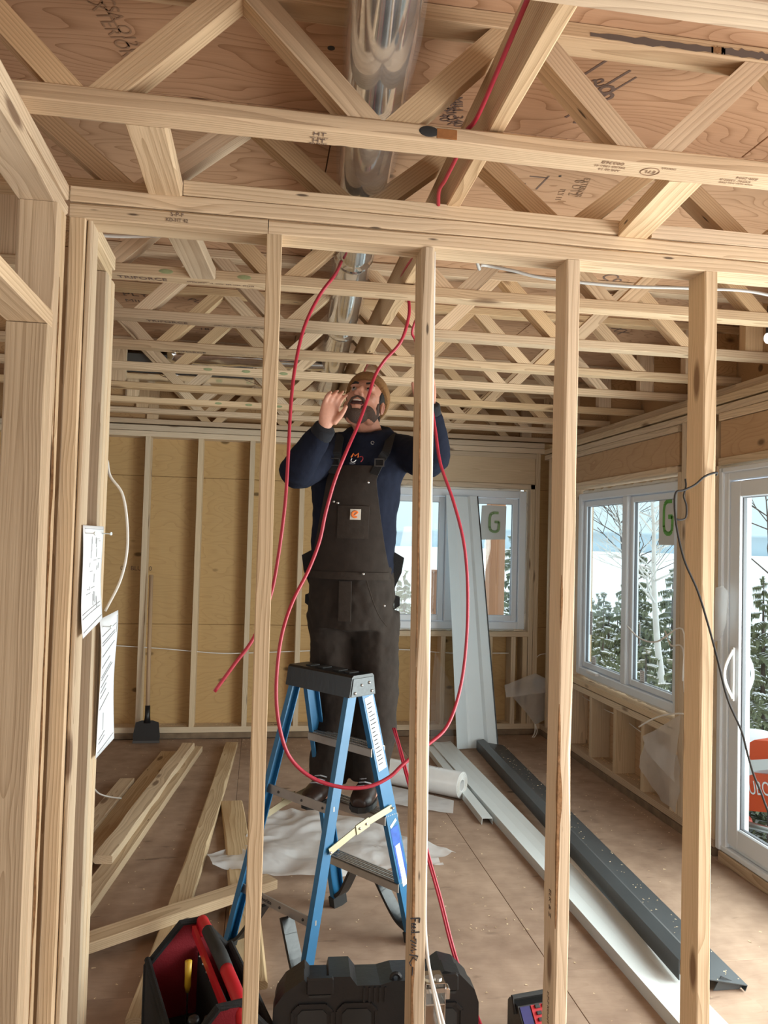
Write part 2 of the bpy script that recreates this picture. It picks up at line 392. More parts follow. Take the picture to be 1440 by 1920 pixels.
BLUE = plain('blue_fibreglass', (.018, .135, .285), .42, var=.22, bscale=9)
ALU = plain('dull_aluminium', (.42, .38, .34), .5, .7, var=.25, bscale=14)
NAVY = plain('navy_fleece', (.010, .0125, .024), .95, bump=.7, bscale=30, var=.3, spec=.15)
BROWN = plain('dark_brown_duck_canvas', (.028, .021, .017), .9, bump=.8, bscale=22, var=.35, spec=.2)
BROWNP = plain('brown_canvas_pocket', (.034, .026, .021), .9, bump=.6, bscale=40, var=.3, spec=.2)
SKIN = plain('skin', (.52, .25, .17), .55, bump=.15, bscale=120, var=.12)
LIP = plain('lips', (.30, .08, .07), .5)
BEARD = plain('dark_beard', (.085, .055, .042), .9, bump=1.0, bscale=220, var=.5)
HAIR = plain('dark_hair', (.012, .008, .006), .8, bump=1.0, bscale=150)
HAT = plain('tan_knit', (.20, .095, .03), .95, bump=1.0, bscale=130, var=.3)
LEATHER = plain('dark_leather', (.03, .015, .010), .4, bump=.3, bscale=40, var=.4)
EYEW = plain('eye_white', (.34, .29, .26), .3)
TEETH = plain('teeth', (.75, .70, .62), .3)
MOUTH = plain('mouth_inside', (.05, .01, .01), .6)
PAPER = plain('paper', (.80, .83, .87), .8)
INK = plain('black_ink', (.03, .03, .035), .8)
GREYINK = plain('grey_print', (.42, .43, .46), .8)
STAMP = plain('faded_stamp_ink', (.14, .09, .07), .85)
STAMPB = plain('brown_stamp_ink', (.28, .17, .10), .85)
ORANGE = plain('orange_thread', (.75, .18, .03), .7)
WHITE = plain('white_plastic', (.82, .83, .83), .35)
POLY = film('clear_polythene', (.82, .83, .84), .52)
POLYT = film('thin_clear_polythene', (.75, .77, .78), .17, .12)
SLEEVE = film('clear_sleeve', (.75, .77, .78), .08, .06)
POLYW = film('milky_polythene', (.92, .94, .96), .88)
SNOW = plain('snow', (.86, .89, .93), .9, var=.05, bscale=1.5)
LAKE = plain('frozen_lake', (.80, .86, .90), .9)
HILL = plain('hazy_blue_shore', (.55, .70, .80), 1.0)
SPRUCE = plain('spruce_needles', (.20, .225, .13), .9, var=.4, bscale=2)
BARK = plain('dark_bark', (.13, .10, .085), .95)
BIRCH = plain('birch_bark', (.78, .76, .72), .8, var=.35, bscale=9)
REDP = plain('orange_red_paint', (.72, .085, .02), .35)
REDTOOL = plain('red_tool_plastic', (.50, .012, .022), .4)
REDFAB = plain('red_fabric', (.20, .006, .014), .9, bump=.4, bscale=200)
BLACKFAB = plain('black_fabric', (.012, .012, .013), .9, bump=.4, bscale=200)
ASHW = wood('tool_handle_wood', (.52, .33, .17), (.38, .22, .10), stain=.1)
YELLOW = plain('yellow_plastic', (.65, .40, .03), .4)
GREEN = plain('green_ink', (.12, .42, .05), .6)
STICK = plain('clear_sticker', (.62, .64, .62), .5)
LCD = plain('blue_grey_screen', (.05, .05, .16), .2)
BARKS = plain('rough_inner_bark', (.27, .145, .065), .95, bump=1.0, bscale=70, var=.75)
CHIP = plain('wood_chips', (.78, .62, .40), .9)
DIRT = plain('dirty_wood', (.20, .14, .09), .95, var=.6, bscale=12, bump=.6)


# ------------------------------------------------------------------ floor and ceiling
def sheet(name, lo, hi, mat, parent, bev=.0015):
    b = B(); lo, hi = V(lo), V(hi); b.box((lo+hi)/2, hi-lo, None, 0, bev); return b.build(name, mat, parent, origin=(lo+hi)/2)
XL, XR, YB, YF = -3.3, 2.36, 6.37, -2.6          # left side, right wall face, back wall face, rear edge
floor = B().box(((XL+2.5)/2, (YF+6.5)/2, -.05), (2.5-XL+.2, 6.55-YF, .06)).build('floor', DIRT)
tag(floor, 'plywood subfloor strewn with sawdust under the whole room', 'floor', None, 'structure')
G = .0018
xs = [1.13+1.22*k for k in range(-4, 2)]
for i, x in enumerate(xs):
    y = YF - (1.2 if i % 2 else 0) + .57
    while y < 6.36:
        y1 = min(y+2.44, 6.36); y0 = max(y, YF)
        x0, x1 = max(x, XL), min(x+1.22, 2.49)
        if y1-y0 > .05 and x1-x0 > .05: sheet('plywood_sheet', (x0+.0009, y0+.0009, -.02), (x1-.0009, y1-.0009, 0), P_FLOOR, floor)
        y += 2.44
ZJ, ZC = 2.45, 2.757
ceiling = B().box(((XL+2.5)/2, (YF+6.5)/2, ZC+.05), (2.5-XL+.2, 6.55-YF, .04)).build('ceiling', P_CEIL)
tag(ceiling, 'underside of the plywood floor above, lying on the open joists', 'ceiling', None, 'structure')
ys = [-.30-1.22*2, -.30-1.22, -.30, .92, 2.14, 3.36, 4.58, 5.80]
for i, y in enumerate(ys):
    x = .172 - 2.44*2 + (1.22 if i % 2 else 0)
    while x < 2.5:
        x0, x1, y0, y1 = max(x, XL), min(x+2.44, 2.5), max(y, YF), min(y+1.22, 6.5)
        if x1-x0 > .05 and y1-y0 > .05: sheet('plywood_sheet', (x0+G, y0+G, ZC), (x1-G, y1-G, ZC+.028), P_CEIL, ceiling)
        x += 2.44
# mill stamps printed on the ceiling plywood
st = lambda body, x, y, s, rot=0, mat=STAMP: text('mill_stamp', body, (x, y, ZC-.0005), (math.cos(rot), math.sin(rot), 0), (math.sin(rot), -math.cos(rot), 0), s, mat, ceiling)
def stp(body, px, py, s, rot, mat=STAMP):
    p = at(px, py, Z=ZC); st(body, p.x, p.y, s, rot, mat)
stp('EXTERIOR', 207, 50, .05, 1.35, STAMPB); stp('CSA O121', 228, 48, .045, 1.35, STAMPB)
stp('8', 1137, 172, .10, 2.7); stp('a', 1122, 158, .08, 2.7); stp('B', 974, 345, .05, 1.5)
stp('EXTERIOR', 845, 200, .04, 1.3); stp('DFP 40', 832, 205, .04, 1.3); stp('MILL 340', 858, 210, .04, 1.3)
stp('8 D12', 1080, 352, .045, 1.4, STAMPB); stp('EXTERIOR', 1092, 352, .03, 1.4, STAMPB)
stp('PLY', 254, 552, .08, 0); stp('MILL', 257, 564, .06, 0); stp('PLY', 372, 565, .07, .6); stp('181', 388, 617, .06, 0)
stp('CSA 0151', 1160, 540, .10, .9); stp('XX', 1162, 620, .10, .9); stp('PLY 11', 1050, 365, .03, 1.4, STAMPB)
b = B()
for (px, py, l, wd, r) in ((1085, 190, .17, .008, 1.15), (1102, 198, .16, .006, 1.15), (1063, 160, .14, .008, 1.15), (1060, 220, .09, .008, 1.15), (1075, 229, .12, .008, .0), (1005, 355, .10, .006, 1.5), (993, 330, .06, .006, 0), (828, 205, .16, .005, 1.3)):
    p = at(px, py, Z=ZC); q = p+V((math.cos(r), -math.sin(r), 0))*l
    b.bar((p.x, p.y, ZC-.0006), (q.x, q.y, ZC-.0006), wd, .0006, (math.sin(r), math.cos(r), 0))
b.build('stamp_lines', STAMP, ceiling)
b = B()
for (px, py, r) in ((621, 90, .009), (961, 327, .009), (1050, 330, .005)):
    p = at(px, py, Z=ZC); b.tube([(p.x, p.y, ZC-.0008), (p.x, p.y, ZC+.001)], r, 12)
b.build('bolt_mark', BLACKR, ceiling)

# ------------------------------------------------------------------ open-web joists
JB = [1.185, 1.715, 2.245, 2.78, 3.325, 3.84, 4.335, 4.90, 5.415, 5.87, 6.43]
JLAB = ['open-web wooden joist nearest the camera, cut by the top of the picture',
        'open-web wooden joist in front of the stud partition, with stamped chord and dark knot hole',
        'open-web wooden joist hidden just behind the top plates of the stud partition',
        'open-web wooden joist first beyond the stud partition, where the backing boards end, with green smears',
        'open-web wooden joist second beyond the stud partition',
        'open-web wooden joist third beyond the stud partition',
        'open-web wooden joist fourth beyond the stud partition',
        'open-web wooden joist fifth beyond the stud partition, over the man in the tan beanie',
        'open-web wooden joist third in front of the back wall',
        'open-web wooden joist second in front of the back wall',
        'open-web wooden joist lying right on top of the back wall']
CH = .066
GSMEAR = plain('green_smear', (.30, .33, .17), .9, var=.6, bscale=40)
def duct_x(y): return .194 + .083*(y-1.3) - .0064*(y-1.3)*abs(y-1.3)
PHASE = [-.37, -.378, -.366, -.563, -.535, -.51, -.485, -.464, -.441, -.42, -.404]      # where a lower web joint falls on each joist
for ji, yb in enumerate(JB):
    yc = yb-CH/2; z0 = ZJ + (.042 if ji == 2 else 0)
    J = empty('floor_joist', (0, yc, z0), JLAB[ji], 'joist', 'open-web floor joists overhead')
    x0, x1 = -1.55, 2.47
    lumber('bottom_chord', (x0, yc, z0+.0185), (x1, yc, z0+.0185), CH, .037, (0, 1, 0), W_JOIST, J, .003, 14)
    lumber('top_chord', (x0, yc, ZC-.0195), (x1, yc, ZC-.0195), CH, .037, (0, 1, 0), W_JOIST, J, .003, 14)
    ph = PHASE[ji]; zl, zt = z0+.037, ZC-.038
    webs = []
    for k in range(-2, 6):
        xl = ph + .613*k
        if -1.0 < xl < 2.1:
            webs += [(xl+.041, xl+.272), (xl-.041, xl-.272)]
    for xa, xb in webs:
        if min(xa, xb) < -.80 or max(xa, xb) > 2.16: continue
        s = 1 if xb > xa else -1
        # a web with both ends cut level against the chords
        a0, a1, t = V((xa, 0, zl)), V((xb, 0, zt)), .028
        d = (a1-a0); hw = .026*d.length/abs(d.z)
        bb = B().prism([(-hw, 0), (hw, 0), (hw+d.x, d.z), (-hw+d.x, d.z)], (xa, yc-.03, zl), (1, 0, 0), (0, 0, 1), (0, 1, 0), .06)
        o = bb.build('web', W_JOIST, J, origin=((xa+xb)/2, yc, (zl+zt)/2), recalc=True)
        # turn local X along the web so that the grain follows it
        ang = math.atan2(d.z, d.x); rm = Matrix.Rotation(ang, 4, V((0, -1, 0)))
        o.data.transform(rm.inverted()); o.matrix_basis = o.matrix_basis @ rm
    for xp in ((-.86, 2.2) if ji > 1 else (2.2,)):
        lumber('end_post', (xp, yc, zl), (xp, yc, zt), .085, .05, (1, 0, 0), W_JOIST, J, .002, 1)
    for xa, xb in (((-1.5, -.905), (2.25, 2.46)) if ji > 1 else ((2.25, 2.46),)):
        b = B().box(((xa+xb)/2, yc, (zl+zt)/2), (xb-xa, .011, zt-zl)); b.build('end_panel', P_OSB, J)
    # printing on the underside of the chord
    und = lambda body, x, y, s, flip=False, mat=STAMP: text('chord_stamp', body, (x, y, z0-.0004), ((-1 if flip else 1), 0, 0), (0, (1 if flip else -1), 0), s, mat, J)
    if ji == 1:
        und('HT', .10, yc-.012, .022); und('KD 42 ITT', .10, yc+.004, .009); und('HT', .10, yc+.016, .022); und('KD 42 ITT', .10, yc+.028, .009)
        und('003368', .765, yc-.022, .018, True, STAMPB); und('TRUSS 1951-41', .765, yc-.005, .012, True, STAMPB); und('APR 02 14', .77, yc+.010, .012, True, STAMPB)
        und('ETL', .865, yc, .018, True, STAMPB); und('intertek', .90, yc-.022, .011, True, STAMPB)
        und('ESR-2994', 1.10, yc-.016, .014, True, STAMPB); und('CCMC 13552-R', 1.08, yc, .012, True, STAMPB); und('www open joist 2000', 1.09, yc+.013, .010, True, STAMPB)
        tb = B().tube([(.865+.022*math.cos(a), yc+.022*math.sin(a)*.8, z0-.0006) for a in [k*math.pi/10 for k in range(21)]], .0012, 4); tb.build('round_stamp', STAMPB, J)
        for xa, xb, zz, hh, mt in ((.70, 1.00, ZC-.026, .012, BARK), (1.02, 1.14, ZC-.024, .014, BARK), (.995, 1.03, ZC-.024, .013, BARKS)):
            tb = B(); n = 14; tp = [V((xa+(xb-xa)*k/n, yb-CH-.001, zz+hh*(.7+.5*noise.noise(V((k*.9, xa*9, 0)))))) for k in range(n+1)]; bt_ = [V((xa+(xb-xa)*k/n, yb-CH-.001, zz-hh*(.5+.5*noise.noise(V((k*.8, xa*5, 3)))))) for k in range(n+1)]
            tb.add(tp+bt_, [(k, k+1, n+2+k, n+1+k) for k in range(n)]).build('torn_edge', mt, J, recalc=False)
        kb = B().ell((.335, yb-CH-.0005, z0+.02), .022, .002, .012); kb.build('knot_hole', BLACKR, J)
        kb = B().box((.375, yb-CH-.0006, z0+.018), (.045, .0025, .022), None, 0, .001); kb.build('torn_bark', plain('rusty_bark', (.32, .13, .04), .9, var=.5, bscale=60), J)
    if ji in (3, 4, 5):
        und('TRIFORCE', (-.42, -.40, -.36)[ji-3], yc, .036); und('OPEN JOIST  14  www  ESR-2994  003368', (-.16, -.10, -.05)[ji-3], yc, .013)
    if ji in (3, 8, 6):
        for k in range(3 if ji > 3 else 2):
            gx = (-.34+.26*k) if ji == 3 else (-.30+.2*k)
            gb = B().ell((gx, yb-CH-.0002, z0+.018), .024, .001, .008); gb.build('green_paint_smear', GSMEAR, J)

# ------------------------------------------------------------------ back wall
rim = lambda nm, lo, hi, par: sheet(nm, lo, hi, P_OSB, par)
wb = empty('wall_back', (.6, YB, 0), 'back wall of plywood sheathing behind bare studs, with a window at its right', 'wall', None, 'structure')
SH = YB+.14
xj = [-3.3, -2.13, .31, 2.5]
zj = [0, .873, 2.05, 2.45]
for i in range(3):
    for k in range(3):
        if k == 1 and i == 2: continue
        sheet('sheathing_panel', (xj[i]+G, SH, zj[k]+G), (xj[i+1]-G, SH+.012, zj[k+1]-G), P_WALL, wb)
sheet('sheathing_panel', (.31+G, SH, .873+G), (.835, SH+.012, 2.05-G), P_WALL, wb)
sheet('sheathing_panel', (2.235, SH, .873+G), (2.5, SH+.012, 2.05-G), P_WALL, wb)
rim('rim_board', (XL, SH-.05, 2.45), (2.5, SH-.02, ZC-.001), wb); sheet('light_stop_sheet', (XL, SH+.014, -.1), (.80, SH+.03, 3.0), P_OSB, wb); sheet('light_stop_sheet', (2.262, SH+.014, -.1), (2.52, SH+.03, 3.0), P_OSB, wb)  # outer sheets added unseen to stop light leaking through the sheathing gaps
sheet('light_stop_sheet', (.80, SH+.014, 2.06), (2.262, SH+.03, 3.0), P_OSB, wb); sheet('light_stop_sheet', (.80, SH+.014, -.1), (2.262, SH+.03, .84), P_OSB, wb)
text('mill_stamp', '02  BLUE  0', (-.96, SH-.0006, 1.31), (1, 0, 0), (0, 0, 1), .05, STAMP, wb)
def yz(name, x0, x1, z0, z1, y0, y1, mat, par, wdir=(0, 1, 0)):
    """vertical or horizontal member of the back wall"""
    if z1-z0 > x1-x0: return lumber(name, ((x0+x1)/2, (y0+y1)/2, z0), ((x0+x1)/2, (y0+y1)/2, z1), y1-y0, x1-x0, (0, 1, 0), mat, par)
    return lumber(name, (x0, (y0+y1)/2, (z0+z1)/2), (x1, (y0+y1)/2, (z0+z1)/2), y1-y0, z1-z0, (0, 1, 0), mat, par)
yz('bottom_plate', XL, 2.36, .0, .044, YB-.004, SH, DIRT, wb); yz('bottom_plate', XL, 2.36, .046, .09, YB, SH, W_WALL, wb)
yz('top_plate', XL, 2.36, 2.35, 2.393, YB, SH, W_WALL, wb); yz('top_plate', XL, 2.36, 2.396, 2.44, YB, SH, W_WALL, wb)
for k in range(-6, 5):
    x = -.906+.4045*k
    if x < .75: yz('stud', x, x+.040, .09, 2.35, YB, SH, W_WALL, wb)
WX0, WX1, WZ0, WZ1 = .84, 2.222, .866, 2.03
for x in (.76, .80, 2.245, 2.287): yz('stud', x, x+.040, .09, 2.35 if x in (.76, 2.287) else 2.085, YB, SH, W_WALL, wb)
yz('corner_stud', 2.322, 2.36, .09, 2.35, YB+.10, SH, W_WALL, wb)
sheet('header_board', (.80, YB+.012, 2.09), (2.285, YB+.05, 2.345), W_WALL, wb)
yz('header_plate', .80, 2.287, 2.046, 2.088, YB, SH, W_WALL, wb); yz('header_plate', .80, 2.287, 2.305, 2.347, YB, SH, W_WALL, wb)
yz('window_sill_plate', .80, 2.245, .808, .850, YB, SH, W_WALL, wb)
for x in (1.09, 1.50, 1.90, 2.10, 2.20): yz('cripple_stud', x, x+.040, .09, .808, YB, SH, W_WALL, wb)
# ---- window frames
def window(name, o, ex, ey, W, H, mull, label, fw=.062, sash=.052, dep=.085):
    """o lower corner on the room side, ex along the wall, ey up; ez points out of the house"""
    o, ex, ey = V(o), V(ex), V(ey); ez = (ey.cross(ex)) if (ey.cross(ex)).dot(V((1, 1, 0))) > 0 else ex.cross(ey)
    w = empty(name, o+ex*(W/2), label, 'window', None, 'structure')
    P = lambda a, c, d=0: o+ex*a+ey*c+ez*d
    def rail(nm, a0, a1, c0, c1, d0, d1, mat=PVC, par=w, bev=.006):
        b = B(); R = Matrix((ex, ey, ez)).transposed(); b.box(P((a0+a1)/2, (c0+c1)/2, (d0+d1)/2), (a1-a0, c1-c0, d1-d0), R, 0, bev); return b.build(nm, mat, par)
    rail('frame_jamb', 0, fw, 0, H, 0, dep); rail('frame_jamb', W-fw, W, 0, H, 0, dep)
    rail('frame_head', fw, W-fw, H-fw, H, 0, dep); rail('frame_sill', fw, W-fw, 0, fw, 0, dep)
    xs_ = [fw]
    for m in mull: rail('mullion', m-.036, m+.036, fw, H-fw, 0, dep); xs_ += [m-.036, m+.036]
    xs_.append(W-fw)
    for i in range(0, len(xs_), 2):
        a0, a1 = xs_[i], xs_[i+1]; c0, c1 = fw, H-fw
        s = empty('sash', P((a0+a1)/2, c0, .03)); adopt(s, w); s.matrix_basis = s.matrix_basis
        d0, d1 = .022, .066; g = .004
        def r2(nm, a, b_, c, d, mat=PVC, e0=d0, e1=d1): rail(nm, a, b_, c, d, e0, e1, mat, s, .004)
        r2('stile', a0+g, a0+sash, c0+g, c1-g); r2('stile', a1-sash, a1-g, c0+g, c1-g)
        r2('rail', a0+sash, a1-sash, c0+g, c0+sash); r2('rail', a0+sash, a1-sash, c1-sash, c1-g)
        gs = sash-.006
        for q in ((a0+gs, a0+gs+.008, c0+gs, c1-gs), (a1-gs-.008, a1-gs, c0+gs, c1-gs), (a0+gs, a1-gs, c0+gs, c0+gs+.008), (a0+gs, a1-gs, c1-gs-.008, c1-gs)):
            rail('gasket', *q, .034, .054, PVCD, s, .001)
        rail('pane', a0+gs, a1-gs, c0+gs, c1-gs, .042, .046, GLASS, s, 0)
    return w, P
def fix_parent_at(o):  # empties adopted under a plain empty keep their place
    pass
w1, P1 = window('window_1', (WX0, YB+.03, WZ0), (1, 0, 0), (0, 0, 1), WX1-WX0, WZ1-WZ0, ((WX1-WX0)/2+.03,), 'white vinyl twin window in the back wall, half hidden by the leaning white panel')
# ragged foam in the gap round the window
FOAM = plain('spray_foam', (.78, .76, .70), .95, bump=1.0, bscale=60)
def foam(pts, r, par, lab=None):
    b = B(); Q = []
    for a, c in zip(pts[:-1], pts[1:]):
        n = max(2, int((V(c)-V(a)).length/.035))
        for k in range(n): Q.append(V(a).lerp(V(c), k/n)+V((random.uniform(-1, 1), random.uniform(-1, 1), random.uniform(-1, 1)))*.004)
    b.tube(Q, [r*random.uniform(.6, 1.3) for _ in Q], 6); return b.build('foam_seal', FOAM, par, True)
foam([(WX0+.3, YB+.045, WZ1+.008), (WX1-.02, YB+.045, WZ1+.008)], .012, wb); foam([(WX1+.011, YB+.06, WZ1-.1), (WX1+.011, YB+.06, WZ0+.1)], .008, wb); foam([(WX0+.2, YB+.05, WZ0-.006), (WX1-.05, YB+.05, WZ0-.006)], .008, wb)

# ------------------------------------------------------------------ right wall
wr = empty('wall_right', (XR, 4.6, 0), 'right-hand wall of bare studs and plywood holding a twin window and the patio door', 'wall', None, 'structure')
SX = XR+.14
Wy0, Wy1, Wz0, Wz1 = 4.235, 5.70, .625, 1.975
Dy0, Dy1, Dz1 = 1.85, 3.76, 1.985
def rx(name, y0, y1, z0, z1, x0=XR, x1=SX, mat=W_WALL, par=None):
    if z1-z0 > y1-y0: return lumber(name, ((x0+x1)/2, (y0+y1)/2, z0), ((x0+x1)/2, (y0+y1)/2, z1), x1-x0, y1-y0, (1, 0, 0), mat, par or wr)
    return lumber(name, ((x0+x1)/2, y0, (z0+z1)/2), ((x0+x1)/2, y1, (z0+z1)/2), x1-x0, z1-z0, (1, 0, 0), mat, par or wr)
for y0, y1, z0, z1 in ((Wy1, 6.5, 0, 2.45), (Wy0, Wy1, 0, Wz0-.01), (Wy0, Wy1, Wz1+.01, 2.45), (Dy1+.01, Wy0, 0, 2.45), (Dy0, Dy1, Dz1+.03, 2.45), (YF, -.4, 0, 2.45), (-.4, 1.8, 2.0, 2.45), (-.4, 1.8, 0, .4), (1.8, Dy0, 0, 2.45)):  # unseen opening near the camera, left to let the added fill lamp in
    sheet('sheathing_panel', (SX, y0+G, z0+G), (SX+.012, y1-G, z1-G), P_WALLR, wr)
rim('rim_board', (SX-.03, YF, 2.45), (SX, 6.45, ZC-.001), wr)
RY = [(YF, 1.9), (1.903, YB-.002)]
for y0, y1 in RY:
    rx('top_plate', y0, y1, 2.345, 2.386); rx('top_plate', y0, y1, 2.296, 2.336, XR+.002)
    rx('rim_plate', y0, y1, 2.392, 2.448, XR+.075)
rx('bottom_plate', Dy1+.05, YB-.005, 0, .043, XR-.004, SX, DIRT); rx('bottom_plate', Dy1+.05, YB-.005, .046, .089, XR, SX, W_FRAME2)
rx('bottom_plate', YF, Dy0-.03, 0, .089)
rx('sole_board', Dy0, Dy1, .0, .052, XR-.004, SX, W_FRAME2)
sheet('header_board', (XR+.012, 4.215, 2.06), (XR+.05, 5.80, 2.252), P_WALLR, wr); sheet('header_board', (XR+.012, 1.8, 2.06), (XR+.05, 3.80, 2.252), P_WALLR, wr)
for y0, y1 in ((4.215, 5.80), (1.8, 3.80)):
    rx('header_plate', y0, y1, 2.255, 2.294); rx('header_plate', y0, y1, 2.018, 2.058)
for y in (4.17, 4.125, 3.845, 3.802, 5.805, 5.85, 6.22):
    rx('stud', y, y+.039, .089, 2.294 if y not in (4.17, 3.802, 5.805) else 2.018)
rx('window_sill_plate', 4.21, 5.805, .555, .595); rx('window_sill_plate', 4.21, 5.805, .508, .549)
for y in (4.215, 4.565, 4.95, 5.335, 5.72): rx('cripple_stud', y, y+.039, .089, .508)
w2, P2 = window('window_2', (XR+.03, Wy0, Wz0), (0, 1, 0), (0, 0, 1), Wy1-Wy0, Wz1-Wz0, (4.93-Wy0,), 'white vinyl twin window in the right-hand wall with a green letter sticker', fw=.055, sash=.045, dep=.09)
foam([(XR+.05, Wy0+.02, Wz1+.010), (XR+.05, Wy1-.02, Wz1+.012)], .013, wr); foam([(XR+.05, Wy0+.1, Wz0-.008), (XR+.05, Wy1-.1, Wz0-.008)], .008, wr)
# plywood tails of the header in the corner
# ---- patio door
dr = empty('door_1', (XR+.04, (Dy0+Dy1)/2, .05), 'white vinyl sliding patio door at the right edge', 'door', None, 'structure')
def drail(nm, y0, y1, z0, z1, x0, x1, mat=PVC, par=None, bev=.006):
    b = B().box(((x0+x1)/2, (y0+y1)/2, (z0+z1)/2), (x1-x0, y1-y0, z1-z0), None, 0, bev); return b.build(nm, mat, par or dr)
DX = XR+.004
drail('frame_jamb', Dy1-.05, Dy1, .055, Dz1, DX, DX+.13); drail('frame_jamb', Dy0, Dy0+.05, .055, Dz1, DX, DX+.13)
drail('frame_flange', Dy1-.012, Dy1+.022, .055, Dz1+.02, DX-.012, DX+.004); drail('frame_flange', Dy0, Dy1, Dz1-.01, Dz1+.02, DX-.012, DX+.004)
drail('frame_head', Dy0, Dy1-.05, Dz1-.05, Dz1, DX, DX+.13)
drail('threshold', Dy0, Dy1, .054, .085, DX-.004, DX+.13); drail('track', Dy0, Dy1-.05, .085, .104, DX+.02, DX+.028); drail('track', Dy0, Dy1-.05, .085, .104, DX+.07, DX+.078)
py0, py1 = 2.78, Dy1-.055; sd = empty('sliding_panel', (DX+.03, (py0+py1)/2, .105)); adopt(sd, dr)
for q in ((py0, py0+.085, .105, Dz1-.055), (py1-.085, py1, .105, Dz1-.055), (py0+.085, py1-.085, .105, .205), (py0+.085, py1-.085, Dz1-.14, Dz1-.055)):
    drail('stile', *q, DX+.006, DX+.048, PVC, sd)
for q in ((py1-.093, py1-.083, .2, Dz1-.135), (py0+.083, py1-.083, .198, .208), (py0+.083, py1-.083, Dz1-.143, Dz1-.133)):
    drail('gasket', *q, DX+.02, DX+.04, PVCD, sd, .001)
drail('pane', py0+.08, py1-.08, .2, Dz1-.135, DX+.028, DX+.032, GLASS, sd, 0)
q0 = Dy0+.055; fp = empty('fixed_panel', (DX+.09, 2.3, .105)); adopt(fp, dr)
for q in ((q0, q0+.085, .105, Dz1-.055), (py0-.03, py0+.055, .105, Dz1-.055), (q0+.085, py0-.03, .105, .205), (q0+.085, py0-.03, Dz1-.14, Dz1-.055)):
    drail('stile', *q, DX+.06, DX+.10, PVC, fp)
drail('pane', q0+.08, py0-.02, .2, Dz1-.135, DX+.078, DX+.082, GLASS, fp, 0)
# handle: plate and bowed grip, inside and outside
def dhandle(xs_, xg):
    yh = py1-.045; h = B().box((xs_, yh, .96), (.012, .028, .27), None, 0, .004); hb = h.build('handle_plate', WHITE, dr)
    pts = [(xs_+xg*.006, yh, .84)] + [(xs_+xg*(.006+.045*math.sin(math.pi*k/10)), yh-.006, .845+.023*k) for k in range(11)] + [(xs_+xg*.006, yh, 1.08)]
    g = B().tube(pts, .0085, 8); g.build('handle_grip', WHITE, hb, True)
dhandle(DX, -1); dhandle(DX+.054, 1)

# ------------------------------------------------------------------ left doorway wall
LX1, LX0 = -.5, -.592
wl = empty('wall_left', (-.546, 1.9, 0), 'left-hand stud wall at the near left with a framed door opening and doubled posts', 'wall', None, 'structure')
def lv(name, y0, y1, z0, z1, x0=LX0, x1=LX1, mat=W_FRAME, wane=.003):
    if z1-z0 > y1-y0: return lumber(name, ((x0+x1)/2, (y0+y1)/2, z0), ((x0+x1)/2, (y0+y1)/2, z1), x1-x0, y1-y0, (1, 0, 0), mat, wl, wane)
    return lumber(name, ((x0+x1)/2, y0, (z0+z1)/2), ((x0+x1)/2, y1, (z0+z1)/2), x1-x0, z1-z0, (1, 0, 0), mat, wl, wane)
lv('bottom_plate', 1.90, 2.05, 0, .04); lv('jack_stud', 1.912, 1.952, .04, 2.062); lv('king_stud', 1.954, 1.995, .04, 2.366, wane=.004); lv('king_stud', 1.998, 2.040, .04, 2.366, wane=.003)
lv('door_header', .95, 1.952, 2.064, 2.102)
lv('top_plate', -1.2, 2.052, 2.367, 2.409, wane=.004); lv('top_plate', -1.2, 2.052, 2.412, 2.452)
lv('jack_stud', .90, .94, .04, 2.062); lv('king_stud', .858, .898, .04, 2.366); lv('bottom_plate', -1.2, .94, 0, .04)
for y in (.45, .04, -.4, -.8): lv('stud', y, y+.04, .04, 2.366)
# stub of the same wall behind the partition, X shifted a little
sx0, sx1 = -.548, -.456
lv('stud', 2.155, 2.193, .04, 2.33, sx0, sx1, W_FRAME2); lv('stud', 2.333, 2.371, .04, 2.33, sx0, sx1); lv('stud', 2.373, 2.411, .04, 2.33, sx0, sx1); lv('stud', 2.413, 2.452, .04, 2.33, sx0, sx1+.002)
lv('top_plate', 2.155, 2.41, 2.332, 2.372, sx0, sx1); lv('top_plate', 2.155, 2.455, 2.374, 2.414, sx0, sx1); lv('bottom_plate', 2.155, 2.455, 0, .04, sx0, sx1)

# ------------------------------------------------------------------ stud partition
PY0, PY1 = 2.06, 2.150
wp = empty('wall_partition', (.5, 2.1, 0), 'open stud partition across the front of the room, bare upright studs under doubled plates', 'wall', None, 'structure')
def pv(name, x0, x1, z0, z1, y0=PY0, y1=PY1, mat=W_FRAME, wane=.003, label=None, bow=0):
    if z1-z0 > x1-x0: return lumber(name, ((x0+x1)/2, (y0+y1)/2, z0), ((x0+x1)/2, (y0+y1)/2, z1), x1-x0, y1-y0, (1, 0, 0), mat, wp, wane, label=label, bow=bow)
    return lumber(name, (x0, (y0+y1)/2, (z0+z1)/2), (x1, (y0+y1)/2, (z0+z1)/2), y1-y0, z1-z0, (0, 1, 0), mat, wp, wane, label=label)
pv('bottom_plate', -.5, 2.36, 0, .04)
pv('top_plate', LX1+.002, -.004, 2.374, 2.414, wane=.0035); pv('top_plate', -.002, 2.36, 2.374, 2.414, wane=.0035); pv('top_plate', LX1+.002, 2.36, 2.416, 2.455, wane=.0035)
pv('stud', -.498, -.459, .04, 2.374, wane=.003); pv('stud', -.457, -.445, .04, 2.374, PY0+.012, PY1)
stud_front = pv('stud', -.006, .034, .04, 2.374, label='stud left of the man')
def smx(z): return .4250+.024*(2.374-z)/2.334          # the middle stud leans a little
stud_mid = lumber('stud', (smx(.04), (PY0+PY1)/2-.001, .04), (smx(2.374), (PY0+PY1)/2-.001, 2.374), PY1-PY0+.002, .035, (0, 1, 0), W_FRAME, wp, .006, label='split stud with black handwriting near its foot')
